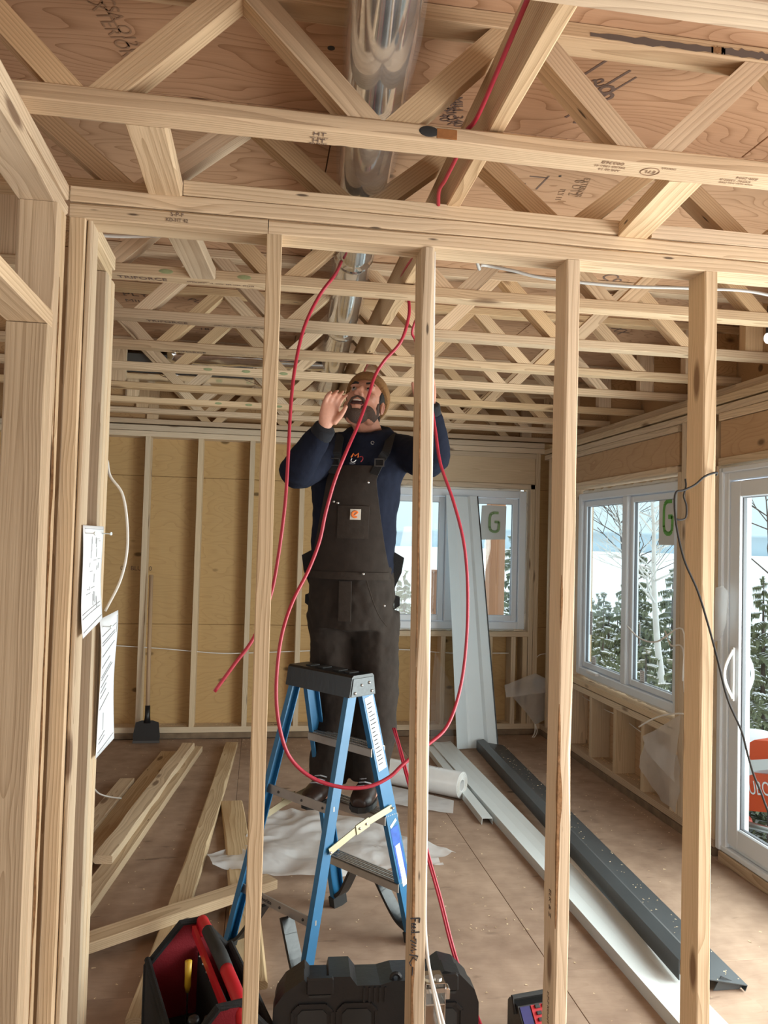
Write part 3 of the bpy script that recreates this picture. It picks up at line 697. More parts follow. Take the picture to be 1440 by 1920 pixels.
pv('stud', .818, .857, .04, 2.374, wane=.005, label='stud right of the man, in front of the window'); pv('stud', 1.232, 1.271, .04, 2.374, wane=.003, label='rightmost stud, with a black cable down it'); pv('stud', 1.645, 1.684, .04, 2.374)
def bark(par, x, y, z0, z1, wmax, seed):
    rnd = random.Random(seed); b = B(); n = int((z1-z0)/.03); vs = []
    for k in range(n+1):
        z = z0+(z1-z0)*k/n; e = math.sin(math.pi*k/n)**.4; w1 = wmax*e*(.45+.55*abs(noise.noise(V((z*5, seed, 0)))*1.8)); w2 = wmax*1.1*e*(.4+.5*abs(noise.noise(V((z*6, seed+4, 0)))*1.8))
        x_ = x(z) if callable(x) else x; vs += [V((x_+w1, y-.0012, z)), V((x_-.0006, y-.0009, z)), V((x_-.0012, y+w2, z))]
    fs = [(k*3+i, k*3+i+1, k*3+4+i, k*3+3+i) for k in range(n) for i in range(2)]
    b.add(vs, fs); return b.build('bark_strip', BARKS, par, recalc=False)
bark(wl, -.4995, 1.998, .3, 2.2, .006, 8); bark(stud_mid, lambda z: smx(z)-.0172, PY0-.0025, .06, 1.25, .010, 1); bark(stud_mid, lambda z: smx(z)-.0172, PY0-.0025, 1.30, 1.95, .007, 3); bark(wp, .8185, PY0, .55, 1.15, .012, 5); bark(wp, .8185, PY0, 1.35, 1.5, .008, 6)
pv('blocking', -.222, .978, 2.457, 2.4965, wane=.003); pv('blocking', 1.068, 2.36, 2.457, 2.4965)
def board(name, a, b, w, t, wdir, mat, label, cat, group=None, wane=.003, bow=0):
    o = lumber(name, a, b, w, t, wdir, mat, None, wane, bow=bow); return tag(o, label, cat, group)
# backing boards laid flat from joist to joist over the partition
zb = 2.451+.0195
for a, b, lab in (((-.268, 1.717, zb), (-.266, 2.177, zb), 'flat backing board over the left end of the partition, on the near side'), ((-.262, 2.246, zb), (-.218, 2.712, zb), 'short stained backing board beyond the partition at left, its end broken'), ((.975, 1.717, zb), (1.022, 2.177, zb), 'flat backing board over the partition at right')):
    board('backing_board', a, b, .085, .039, (1, 0, 0), W_FRAME2 if 'stained' in lab else W_FRAME, lab, 'board', 'backing boards over the partition')
# strongback through the joists
board('strongback_board', (.478, .10, 2.563), (.512, 5.86, 2.563), .038, .140, (1, 0, 0), W_JOIST, 'long board on edge running through the joists beside the round duct', 'board', bow=.002)
# handwriting on the middle stud: black marker, reading downwards
def stroke(pts, o, ex, ey, s, par, mat=INK, r=.0011, name='handwriting'):
    b = B()
    for ln in pts: b.tube([V(o)+V(ex)*(p[0]*s)+V(ey)*(p[1]*s) for p in ln], r, 5)
    return b.build(name, mat, par)
hy = PY0-.0042
p0 = at(778, 1722, Y=hy)
HW = [[(0, 1), (0, -.9)], [(0, 1), (.9, .9)], [(0, .1), (.6, .1)], [(.9, -.3), (1.3, -.2), (1.2, .2), (.95, .0), (1.0, -.7), (1.4, -.6)], [(1.5, -.3), (1.9, -.2), (1.8, .2), (1.55, 0), (1.6, -.7), (2.0, -.6)], [(2.7, -.1), (2.3, 0), (2.2, -.5), (2.7, -.6)], [(2.7, 1.0), (2.75, -.7)], [(3.0, -.7), (3.05, -.68)], [(3.5, .0), (4.0, .0)], [(4.0, .3), (4.9, .4), (4.2, -.8)], [(5.0, -.6), (5.4, .4), (5.6, -.5), (6.1, .5), (6.2, -.7), (6.6, -.2)], [(7.3, .6), (7.0, -.9), (7.4, .8), (8.2, .5), (7.5, -.1), (8.6, -.9), (9.2, -.5)], [(9.4, -.2), (11.0, -.3)]]
stroke(HW, p0, (0, 0, -1), (1, 0, 0), .0132, stud_mid, INK, .0017)
text('lumber_stamp', 'ELK & Z', (.8175, 2.10, .60), (0, 0, -1), (0, -1, 0), .022, STAMP, wp); text('lumber_stamp', 'S-P-F KD-HT', (.8175, 2.10, .32), (0, 0, -1), (0, -1, 0), .016, STAMP, wp)
text('lumber_stamp', 'S-P-F', (-.235, PY0-.0006, 2.403), (1, 0, 0), (0, 0, 1), .016, STAMP, wp); text('lumber_stamp', 'KD-HT 42', (-.235, PY0-.0006, 2.388), (1, 0, 0), (0, 0, 1), .013, STAMP, wp)

# outer wall seen through the left doorway
wo = empty('wall_outer', (XL, 3, 0), 'outer wall of plywood and studs glimpsed past the left posts', 'wall', None, 'structure')
sheet('sheathing_panel', (XL-.15, 3.4, 0), (XL-.138, 6.5, 2.76), P_WALL, wo); sheet('sheathing_panel', (XL-.15, 1.0, 0), (XL-.138, 3.4, .5), P_WALL, wo); sheet('sheathing_panel', (XL-.15, 1.0, 2.1), (XL-.138, 3.4, 2.76), P_WALL, wo); sheet('sheathing_panel', (XL-.15, YF, 0), (XL-.138, 1.0, 2.76), P_WALL, wo)  # nearer panels extended out of view to cut ambient light
wk = empty('wall_rear_blocker', (-.5, YF, 0), 'unseen plywood wall added behind the camera to cut ambient light, with a wide opening', 'wall', None, 'structure')  # unseen wall added to cut ambient light from behind the camera
for x0_, x1_, z0_, z1_ in ((XL-.15, -1.4, 0, 2.76), (2.0, 2.5, 0, 2.76), (-1.4, 2.0, 2.1, 2.76)): sheet('sheathing_panel', (x0_, YF-.02, z0_), (x1_, YF-.008, z1_), P_WALL, wk)
sheet('sheathing_panel', (-1.4, YF-.02, 0), (2.0, YF-.008, .3), P_WALL, wk)
for k in range(6):
    lumber('stud', (XL-.07, 4.25+.42*k, 0), (XL-.07, 4.25+.42*k, 2.4), .14, .04, (1, 0, 0), W_WALL, wo)
lumber('top_plate', (XL-.07, 4.2, 2.42), (XL-.07, 6.37, 2.42), .14, .04, (1, 0, 0), W_WALL, wo)

# ------------------------------------------------------------------ ducts
def dpt(y, z): return V((duct_x(y), y, z))
dz = 2.625
duct = empty('round_duct', dpt(3.0, dz), 'shiny round galvanised duct in a clear plastic sleeve running through the joists to the back', 'duct')
ax = (dpt(6, dz)-dpt(0, dz)).normalized(); sa = V((0, 0, 1)).cross(ax).normalized(); ua = ax.cross(sa)
def ring(y, r, n=32): return [dpt(y, dz)+(sa*math.cos(2*math.pi*k/n)+ua*math.sin(2*math.pi*k/n))*r for k in range(n)]
def pipe(nm, ya, yb_, prof, mat, par, n=32):
    """prof: (fraction along, radius)"""
    vs, fs = [], []
    for f, r in prof: vs += ring(ya+(yb_-ya)*f, r, n)
    for i in range(len(prof)-1):
        for k in range(n): j = (k+1) % n; fs.append((i*n+k, i*n+j, i*n+n+j, i*n+n+k))
    return B().add(vs, fs).build(nm, mat, par, True)
y = -.2
while y < 5.7:
    y1 = min(y+1.02, 5.8); pipe('duct_section', y, y1, [(0, .0705), (.03, .0705), (.035, .074), (.05, .0725), (.93, .0725), (.945, .074), (.955, .0725), (1, .0725)], GALV, duct); y = y1-.02
b = B()
vs, fs = [], []
n = 28; yy = [(-.1+.12*k) for k in range(50)]
for i, y in enumerate(yy):
    for k in range(n):
        a = 2*math.pi*k/n; r = .079+.006*noise.noise(V((math.cos(a)*2.2, math.sin(a)*2.2, y*3)))+(.004 if abs((y % .53)-.25) > .2 else 0)
        vs.append(dpt(y, dz-.002)+(sa*math.cos(a)+ua*math.sin(a))*r)
for i in range(len(yy)-1):
    for k in range(n): j = (k+1) % n; fs.append((i*n+k, i*n+j, i*n+n+j, i*n+n+k))
b.add(vs, fs).build('plastic_sleeve', SLEEVE, duct, True)
# branch off to the left and the flat trunk
br = B(); p0, p1 = dpt(4.60, dz+.01), V((-.55, 4.66, dz+.01))
br.tube([p0.lerp(p1, k/14) for k in range(15)], [.062+.007*random.random() for _ in range(15)], 14)
tag(br.build('branch_duct', GALV, None, True), 'crinkled silver branch duct leaving the round duct to the left behind the raised hand', 'duct')
tr_ = empty('trunk_duct', (-.5, 4.62, 2.66), 'flat grey sheet-metal trunk duct above the far left joists', 'duct')
B().box((-.75, 5.10, 2.61), (1.35, .44, .12), None, 0, .004).build('duct_body', plain('dull_sheet_metal', (.085, .08, .075), .6, .3), tr_)
B().box((-.75, 5.10, 2.547), (1.37, .46, .006), None, 0, .001).build('seam_flange', GALV, tr_)
for k in range(2): B().bar((-.62+.5*k, 4.87, 2.54), (-.50+.5*k, 4.87, 2.50), .02, .004, (0, 1, 0)).build('hanger_strap', GALV, tr_)

# ------------------------------------------------------------------ ladder
LC, LT = V((.289, 3.111, 0)), -.903
la = V((math.cos(LT), math.sin(LT), 0)); lb = V((-math.sin(LT), math.cos(LT), 0)); LH = 1.033
WA0, WA1, SB0, SB1 = .227, .167, .296, .032
lad = empty('step_ladder', LC, 'blue fibreglass step ladder with black cap that the man stands on', 'ladder')
def lp(sa_, sb_, z):
    f = z/LH; return LC + la*(sa_*(WA0+(WA1-WA0)*f)) + lb*(sb_*(SB0+(SB1-SB0)*f)) + V((0, 0, z))
for s_a in (-1, 1):
    for s_b in (-1, 1):
        a, c = lp(s_a, s_b, .03), lp(s_a, s_b, LH)
        d = (c-a).normalized(); wv = (lb - d*lb.dot(d)).normalized(); nv = d.cross(wv)
        if nv.dot(la)*s_a < 0: nv = -nv
        W_ = .062 if s_b > 0 else .042; F_ = .024; T_ = .0045
        # C channel: web outside, flanges turned in
        prof = [(-W_/2, 0), (W_/2, 0), (W_/2, -F_), (W_/2-T_, -F_), (W_/2-T_, -T_), (-W_/2+T_, -T_), (-W_/2+T_, -F_), (-W_/2, -F_)]
        r = B().prism(prof, a, wv, nv, d, (c-a).length).build('rail', BLUE, lad)
        B().prism([(-W_/2-.006, .004), (W_/2+.006, .004), (W_/2+.006, -F_-.004), (-W_/2-.006, -F_-.004)], lp(s_a, s_b, .0)+V((0, 0, 0)), wv, nv, V((d.x, d.y, d.z)), .055).build('foot', BLACKR, r)
        # labels stuck on the webs
        def lab(z0_, z1_, mat, lines=0, parent=r, w_=.045):
            q0, q1 = lp(s_a, s_b, z0_), lp(s_a, s_b, z1_)
            o = B().bar(q0+nv*.0006, q1+nv*.0006, w_, .001, wv).build('sticker', mat, parent)
            return q0, q1
        def print_(q0, q1, n, mat=INK, w_=.034):
            bb = B()
            for k in range(n):
                t0 = (k+.35)/n; c0 = q0.lerp(q1, t0)+nv*.0016; ww = w_*random.uniform(.5, 1)
                bb.bar(c0-wv*w_/2, c0-wv*w_/2+wv*ww, .0035, .0004, d)
            o = bb.build('sticker_print', mat, r); o['kind'] = 'stuff'
        if s_b > 0:
            lab(.70, .985, PAPER, 0); print_(lp(s_a, s_b, .72), lp(s_a, s_b, .97), 16)
            if s_a > 0:
                lab(.27, .47, plain('blue_sticker', (.02, .09, .42), .5, var=.7, bscale=40), 0); lab(.235, .40, PAPER, 0, w_=.026); print_(lp(s_a, s_b, .24), lp(s_a, s_b, .36), 9, GREYINK, .02)
                bq = lp(s_a, s_b, .485)+nv*.001; B().bar(bq-wv*.018-d*.008, bq+wv*.018+d*.008, .012, .001, d).build('badge', PAPER, r)
# moulded cap
ctr = lp(0, 0, LH); cap = B()
R = Matrix((la, lb, V((0, 0, 1)))).transposed()
pr = [(-.070, -.028), (.070, -.028), (.058, .045), (.050, .052), (-.050, .052), (-.058, .045)]
cap.prism(pr, ctr-la*.182+V((0, 0, -.01)), lb, (0, 0, 1), la, .364)
cap = cap.build('top_cap', BLACK, lad)
B().prism([(-.063, -.024), (.063, -.024), (.053, .040), (-.053, .040)], ctr+la*.1825+V((0, 0, -.01)), lb, (0, 0, 1), la, .003).build('cap_end_plate', plain('lit_mottled_grey', (.10, .115, .125), .5, var=.5, bscale=60), cap)  # lighter mottled grey puts the light on this end face into its colour
for q in ((-.045, -.015), (.045, -.015), (-.01, .012), (.03, .018)):
    c0 = ctr+la*.186+lb*q[0]+V((0, 0, q[1]-.008)); B().ell(c0, .006, .006, .006).build('rivet', STEEL, cap, True)
for k in (-.1, -.03, .06, .12):
    B().box(ctr+la*k+V((0, 0, .044)), (.03, .05, .004), R, 0, .001).build('tool_slot', BLACKR, cap)
# treads and rear bars
for z in (.245, .515, .785):
    a, c = lp(-1, 1, z), lp(1, 1, z); st_ = empty('tread', (a+c)/2); adopt(st_, lad); b = B()
    dd = (c-a).normalized(); b.bar(a+dd*.004, c-dd*.004, .075, .004, lb)
    for s in (-1, 1): b.bar(a+lb*s*.036+V((0, 0, -.014)), c+lb*s*.036+V((0, 0, -.014)), .003, .032, lb)
    b.build('tread_plate', ALU, st_)
    for k in range(6):
        o = (k-2.5)*.012; B().bar(a+lb*o+V((0, 0, .003)), c+lb*o+V((0, 0, .003)), .005, .003, lb).build('tread_rib', STEEL if k % 2 else ALU, st_)
for z in (.235, .60):
    a, c = lp(-1, -1, z), lp(1, -1, z); bar = B().bar(a, c, .006, .034, lb).build('rear_bar', ALU, lad)
    for k in (.2, .55, .85): B().ell(a.lerp(c, k)-lb*.004, .005, .005, .005).build('bolt_hole', DARKSTEEL, bar, True)
    if z < .3:
        m_ = a.lerp(c, .33)-lb*.0035; text('stamped_name', 'Featherlite', m_, la, (0, 0, 1), .022, INK, bar)
# knee braces under the lowest tread and rear bar
for s_b, z in ((1, .245), (-1, .235)):
    for s_a in (-1, 1):
        p_, q_ = lp(s_a, s_b, .045), lp(s_a*.30, s_b, z-.02)
        b = B(); mid = p_.lerp(q_, .45)+la*(-s_a*.0)+V((0, 0, -.035)); pts = spline([p_-la*s_a*.012, mid, q_], 6)
        for k in range(len(pts)-1): b.bar(pts[k], pts[k+1]+(pts[k+1]-pts[k])*.1, .055, .012, lb)
        b.build('knee_brace', BLACK, lad)
# hinged spreader bars
for s_a in (-1, 1):
    a, c = lp(s_a, -1, .47)+la*s_a*.008, lp(s_a, 1, .55)+la*s_a*.008; m_ = a.lerp(c, .5)+V((0, 0, .012))
    sp_ = B().bar(a, m_, .004, .026, la).build('spreader', ZINC, lad)
    B().bar(m_, c, .004, .026, la).build('spreader_arm', ZINC, sp_)
    B().bar(m_-(c-a).normalized()*.035+la*s_a*.004, m_+(c-a).normalized()*.035+la*s_a*.004, .005, .036, la).build('hinge_plate', ZINC, sp_)
    for q in (a, c, m_-(c-a).normalized()*.018, m_+(c-a).normalized()*.018): B().ell(q+la*s_a*.008, .005, .005, .005).build('rivet', STEEL, sp_, True)

# ------------------------------------------------------------------ the man
def remesh(b, name, mat, vox, par, it=4, disp=None, fac=.5):
    o = b.build(name, mat, None, True, recalc=False)
    m = o.modifiers.new('r', 'REMESH'); m.mode = 'VOXEL'; m.voxel_size = vox; m.use_smooth_shade = True
    if it: sm = o.modifiers.new('s', 'SMOOTH'); sm.factor = fac; sm.iterations = it
    if disp:
        tx = bpy.data.textures.new(name+'_folds', 'CLOUDS'); tx.noise_scale = disp[1]; tx.noise_depth = 3
        dm = o.modifiers.new('d', 'DISPLACE'); dm.texture = tx; dm.strength = disp[0]; dm.mid_level = .5
    dg = bpy.context.evaluated_depsgraph_get(); me = bpy.data.meshes.new_from_object(o.evaluated_get(dg))
    o.modifiers.clear(); old = o.data; o.data = me; bpy.data.meshes.remove(old); me.name = name
    adopt(o, par); return o
mb = V((-.26, -.966, 0)).normalized(); ms = V((.966, -.26, 0)).normalized()      # his front, his left
foot_z = .518
J = dict(pel=at(660, 1120, Y=3.30), waist=at(661, 1050, Y=3.30), chest=at(668, 905, Y=3.28), shc=at(688, 838, Y=3.28), neck=at(692, 812, Y=3.27),
         hipR=at(620, 1160, Y=3.36), hipL=at(704, 1160, Y=3.31), kneeR=at(634, 1330, Y=3.37), kneeL=at(706, 1330, Y=3.30),
         ankR=at(614, 1455, Y=3.33), ankL=at(694, 1455, Y=3.28),
         shR=at(626, 845, Y=3.30), elR=at(558, 884, Y=3.07), wrR=at(606, 808, Y=2.93),
         shL=at(750, 846, Y=3.23), elL=at(812, 858, Y=3.05), wrL=at(805, 768, Y=2.95))
Z1 = V((0, 0, 1))
person = empty('person', (J['pel'].x, J['pel'].y, foot_z), 'man in tan beanie, navy hoodie and dark brown bib overalls on the ladder, looking up', 'person')
hF = V((-.30, -.82, .49)).normalized(); hU = (Z1 - hF*Z1.dot(hF)).normalized(); hU = (hU + V((.10, 0, 0))).normalized(); hU = (hU-hF*hU.dot(hF)).normalized(); hL = hU.cross(hF)
hC = at(683, 757, Y=3.20); HR = Matrix((hL, hU, hF)).transposed()
H = lambda x, y, z: hC + HR @ V((x, y, z))
def hand(b, w_, d, n, side, curl, size=1.0, spread=.012, tipcurl=None):
    """palm and five fingers: d the pointing way, n the palm normal, side +1/-1 puts the thumb on that side"""
    d, n = V(d).normalized(), V(n); n = (n-d*n.dot(d)).normalized(); s = d.cross(n)*side
    k = size
    b.loft([(w_+d*(t*.095*k), s, n, hw*k, hd*k) for t, hw, hd in ((-.15, .026, .020), (.1, .032, .017), (.45, .040, .016), (.8, .043, .014), (1.0, .041, .011))], 14)
    for i, (off, L_) in enumerate(((.031, .074), (.0105, .082), (-.0105, .077), (-.031, .060))):
        base = w_+d*.088*k+s*off*k; dirv = (d+s*off*1.6).normalized(); pts = [base-dirv*.02*k]; a = 0; p = base
        pts.append(p)
        for j, fr in enumerate((.45, .32, .25)):
            a += curl[j]; dv = (dirv*math.cos(a)+n*math.sin(a)); p = p+dv*(L_*fr*k); pts.append(p)
        b.tube(pts, [.0098*k, .0095*k, .0088*k, .0078*k, .0062*k], 10); b.ell(pts[-1], .0062*k, .0062*k, .0062*k, None, 8, 6)
    base = w_+d*.02*k+s*.028*k+n*.006*k; dv = (d*.95+s*.42+n*.35).normalized(); p1 = base+dv*.040*k; p2 = p1+(dv*.6+d*.7+n*.3).normalized()*.028*k; p3 = p2+(dv*.2+d+n*.35).normalized()*.021*k
    b.tube([base, p1, p2, p3], [.016*k, .0125*k, .0105*k, .008*k], 10); b.ell(p3, .008*k, .008*k, .008*k, None, 8, 6)
def limb(b, pts, rs, n=16, sq=1.0): b.tube(spline(pts, 6), [float(x) for x in np.interp(np.linspace(0, len(rs)-1, (len(pts)-1)*6+1), range(len(rs)), rs)], n)
def tors(b, g, low=True):
    b.loft(([(J['pel']+Z1*-.07, ms, mb, .150+g, .105+g), (J['pel'], ms, mb, .160+g, .115+g)] if low else [(J['waist']-Z1*.10, ms, mb, .145+g, .10+g)])+[(J['waist'], ms, mb, .150+g, .112+g), ((J['waist']+J['chest'])/2, ms, mb, .152+g, .112+g), (J['chest'], ms, mb, .165+g, .115+g), (J['shc']+Z1*-.02, ms, mb, .160+g, .085+g), (J['shc']+Z1*.035, ms, mb, .085+g, .06+g)], 24)
body = B(); tors(body, 0)
body.tube([J['shc'], J['neck'], H(0, -.05, -.02)], [.062, .057, .055], 16)
for s in 'RL':
    limb(body, [J['sh'+s], J['el'+s], J['wr'+s]], [.050, .042, .040, .028]); limb(body, [J['hip'+s], J['knee'+s], J['ank'+s]], [.085, .062, .055, .040])
    body.ell(J['ank'+s]+mb*.05+Z1*-.05, .04, .09, .035, Matrix((ms, mb, Z1)).transposed())
body.ell(H(0, .028, -.015), .074, .088, .094, HR, 24, 16); body.ell(H(0, -.022, .018), .062, .085, .070, HR, 24, 16)
body.ell(H(0, -.092, .048), .034, .026, .034, HR)
for s in (-1, 1):
    body.ell(H(s*.038, -.062, .012), .030, .042, .050, HR); body.ell(H(s*.030, .031, .070), .024, .009, .014, HR); body.ell(H(s*.042, -.012, .055), .022, .020, .021, HR)
    body.ell(H(s*.077, -.012, -.012), .009, .031, .019, HR); body.ell(H(s*.012, -.027, .097), .0085, .008, .010, HR)
body.tube([H(0, .022, .080), H(0, -.006, .096), H(0, -.024, .106)], [.008, .011, .013], 10)
body.tube([H(-.022, -.052, .083), H(0, -.046, .092), H(.022, -.052, .083)], .007, 8); body.tube([H(-.02, -.074, .080), H(0, -.080, .088), H(.02, -.074, .080)], .007, 8)
dR = (at(626, 742, Y=2.92)-J['wrR'])
hand(body, J['wrR']+dR.normalized()*.02, dR, V((.40, -.9, .1)), 1, (.30, .50, .42), .92)
hand(body, J['wrL']+Z1*.010+V((-.004, 0, 0)), V((-.13, .02, .98)), V((-.35, -.93, 0)), -1, (.5, .7, .6), .92)
body = remesh(body, 'body', SKIN, .0048, person, 2)
# face pieces
for s in (-1, 1):
    e_ = B().ell(H(s*.030, .012, .074), .0125, .0085, .009, HR).build('eye', EYEW, person, True)
    B().ell(H(s*.030-.002, .014, .0815), .0052, .0055, .0024, HR).build('iris', HAIR, e_, True)
    B().tube([H(s*.016, .036, .086), H(s*.032, .042, .083), H(s*.050, .034, .070)], [.0035, .0048, .003], 8).build('eyebrow', HAIR, person, True)
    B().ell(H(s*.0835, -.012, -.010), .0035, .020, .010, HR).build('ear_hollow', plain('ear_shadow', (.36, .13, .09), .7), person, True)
mo = B().ell(H(0, -.063, .084), .023, .013, .010, HR).build('mouth', MOUTH, person, True)
B().ell(H(0, -.056, .0915), .016, .0045, .004, HR).build('teeth', TEETH, mo, True)
b = B(); b.tube([H(.025*math.cos(a), -.063+.016*math.sin(a), .088-.010*abs(math.cos(a))) for a in [k*math.pi/10 for k in range(21)]], .0045, 8); b.build('lips', LIP, mo, True)
bd = B(); bd.ell(H(0, -.098, .044), .041, .026, .042, HR)
for s in (-1, 1):
    bd.ell(H(s*.039, -.072, .018), .029, .029, .051, HR); bd.ell(H(s*.062, -.035, -.002), .010, .048, .022, HR); bd.tube([H(0, -.040, .096), H(s*.022, -.046, .089), H(s*.033, -.066, .076), H(s*.026, -.088, .072)], [.006, .0075, .008, .009], 8)
remesh(bd, 'beard', BEARD, .004, person, 3)
hb = B()
for s in (-1, 1): hb.ell(H(s*.066, .026, -.012), .012, .040, .040, HR)
hb.ell(H(0, -.02, -.075), .060, .055, .035, HR); remesh(hb, 'hair', HAIR, .006, person, 2)
# beanie: dome and turned-up cuff, tipped back
ta = math.radians(-24); hx, hy, hz = hL, (hU*math.cos(ta)-hF*math.sin(ta)), (hF*math.cos(ta)+hU*math.sin(ta))
hy = (hU*math.cos(.42)-hF*math.sin(.42)); hz = hx.cross(hy); hat0 = H(0, .047, -.020); secs = []
for t in range(9):
    a = t/8*math.pi/2; secs.append((hat0+hy*(.075*math.sin(a)), hx, hz, .0855*math.cos(a)**.75+.001, .103*math.cos(a)**.75+.001))
ht = B().loft(secs, 32).build('beanie', HAT, person, True)
cf = B().loft([(hat0+hy*z, hx, hz, .086+g, .104+g) for z, g in ((-.014, .000), (-.012, .005), (.0, .007), (.022, .006), (.03, .002))], 32).build('beanie_cuff', HAT, ht, True)
# hoodie
hd = B(); tors(hd, .028, False)
for s, rs in (('R', [.070, .076, .066, .046]), ('L', [.070, .074, .066, .046])):
    wr_ = J['wr'+s]; el = J['el'+s]; limb(hd, [J['shc'].lerp(J['sh'+s], .6), J['sh'+s], el, el.lerp(wr_, .93)], [.070]+rs)
hd.tube([J['neck']+Z1*-.02+ms*(.075*math.cos(a))+mb*(.075*math.sin(a)+.01)+Z1*(-.025*math.sin(a)+.012) for a in [k*math.pi/12 for k in range(25)]], .029, 10)
hd.ell(J['neck']-mb*.09-Z1*.015, .105, .065, .055, Matrix((ms, mb, Z1)).transposed())
hoodie = remesh(hd, 'hoodie', NAVY, .009, person, 5, (.022, .10))
for s in 'RL':
    d = (J['wr'+s]-J['el'+s]).normalized(); q = J['el'+s].lerp(J['wr'+s], .86); B().tube([q, q+d*.012, q+d*.045, q+d*.05], [.040, .044, .042, .036], 16).build('cuff', plain('black_rib_knit', (.008, .009, .014), .95, bump=.5, bscale=90), hoodie, True)
B().tube([J['neck']+mb*.115-Z1*.055+ms*.03+ms*(.006*math.cos(a))+Z1*.006*math.sin(a) for a in [k*math.pi/8 for k in range(15)]], .0014, 6).build('eyelet', STEEL, hoodie)
# overalls
ov = B()
ov.loft([(J['pel']-Z1*.13, ms, mb, .165, .125), (J['pel']-Z1*.06, ms, mb, .178, .140), (J['pel']+Z1*.0, ms, mb, .183, .145), (J['pel']+Z1*.07, ms, mb, .180, .143), (J['waist']-Z1*.02, ms, mb, .176, .138)], 28)
for s in 'RL':
    h, k, a = J['hip'+s], J['knee'+s], J['ank'+s]
    limb(ov, [h+Z1*.03, h.lerp(k, .45), k, k.lerp(a, .55), a-Z1*.02], [.104, .100, .092, .090, .086, .082])
ov.ell((J['hipR']+J['hipL'])/2+Z1*.015, .10, .105, .10, Matrix((ms, mb, Z1)).transposed())
overalls = remesh(ov, 'overalls', BROWN, .009, person, 5, (.024, .085))
def front(u, z, g=.0):
    """point on the chest front: u across (m), z height"""
    zs = [J['pel'].z, J['waist'].z, (J['waist'].z+J['chest'].z)/2, J['chest'].z, J['shc'].z-.02]
    f = lambda arr: float(np.interp(z, zs, arr))
    hw, hd_ = f([.183, .178, .180, .193, .188])+g, f([.145, .140, .140, .143, .113])+g
    cx = f([J['pel'].x, J['waist'].x, (J['waist'].x+J['chest'].x)/2, J['chest'].x, J['shc'].x]); cy = f([J['pel'].y, J['waist'].y, (J['waist'].y+J['chest'].y)/2, J['chest'].y, J['shc'].y])
    return V((cx, cy, z)) + ms*u + mb*(hd_*math.sqrt(max(.05, 1-min(.95, (u/hw)**2))))
zb0, zb1 = J['waist'].z-.07, at(650, 872, Y=3.15).z
def bibw(v): return .178-.078*min(1, v*1.15)**.75
def panel(nm, fn, mat, par, nu=14, nv=16, t=.006):
    b = B()
    b.grid(lambda u, v: fn(u, v, t), nu, nv); b.grid(lambda u, v: fn(1-u, v, -.004), nu, nv)
    n1 = (nu+1)*(nv+1)
    for i in range(nu):
        b.f.append((i+1, i, n1+nu-i, n1+nu-i-1)); b.m.append(0); a = nv*(nu+1); b.f.append((a+i, a+i+1, n1+a+nu-i-1, n1+a+nu-i)); b.m.append(0)
    for j in range(nv):
        a = j*(nu+1); b.f.append((a, a+nu+1, n1+a+nu+1+nu, n1+a+nu)); b.m.append(0); b.f.append((a+nu+nu+1, a+nu, n1+a, n1+a+nu+1)); b.m.append(0)
    return b.build(nm, mat, par, autosmooth=50)
bib = panel('bib', lambda u, v, g: front((u*2-1)*bibw(v), zb0+(zb1-zb0)*v, g+.012), BROWN, overalls)
panel('bib_pocket', lambda u, v, g: front(-.045+.125*u, zb0+.16+.13*v, g+.018), BROWNP, bib, 8, 8)
panel('waistband', lambda u, v, g: front((u*2-1)*.165, J['waist'].z-.075+.03*v, g+.017), BROWNP, overalls, 14, 2)
panel('fly_flap', lambda u, v, g: front(-.03+.05*u, J['pel'].z-.085+.16*v, g+.012), BROWNP, overalls, 3, 8)
pt = panel('patch', lambda u, v, g: front(.006+.042*u, zb0+.235+.042*v, g*.4+.0265), plain('patch_white', (.55, .52, .46), .9), bib, 4, 4)
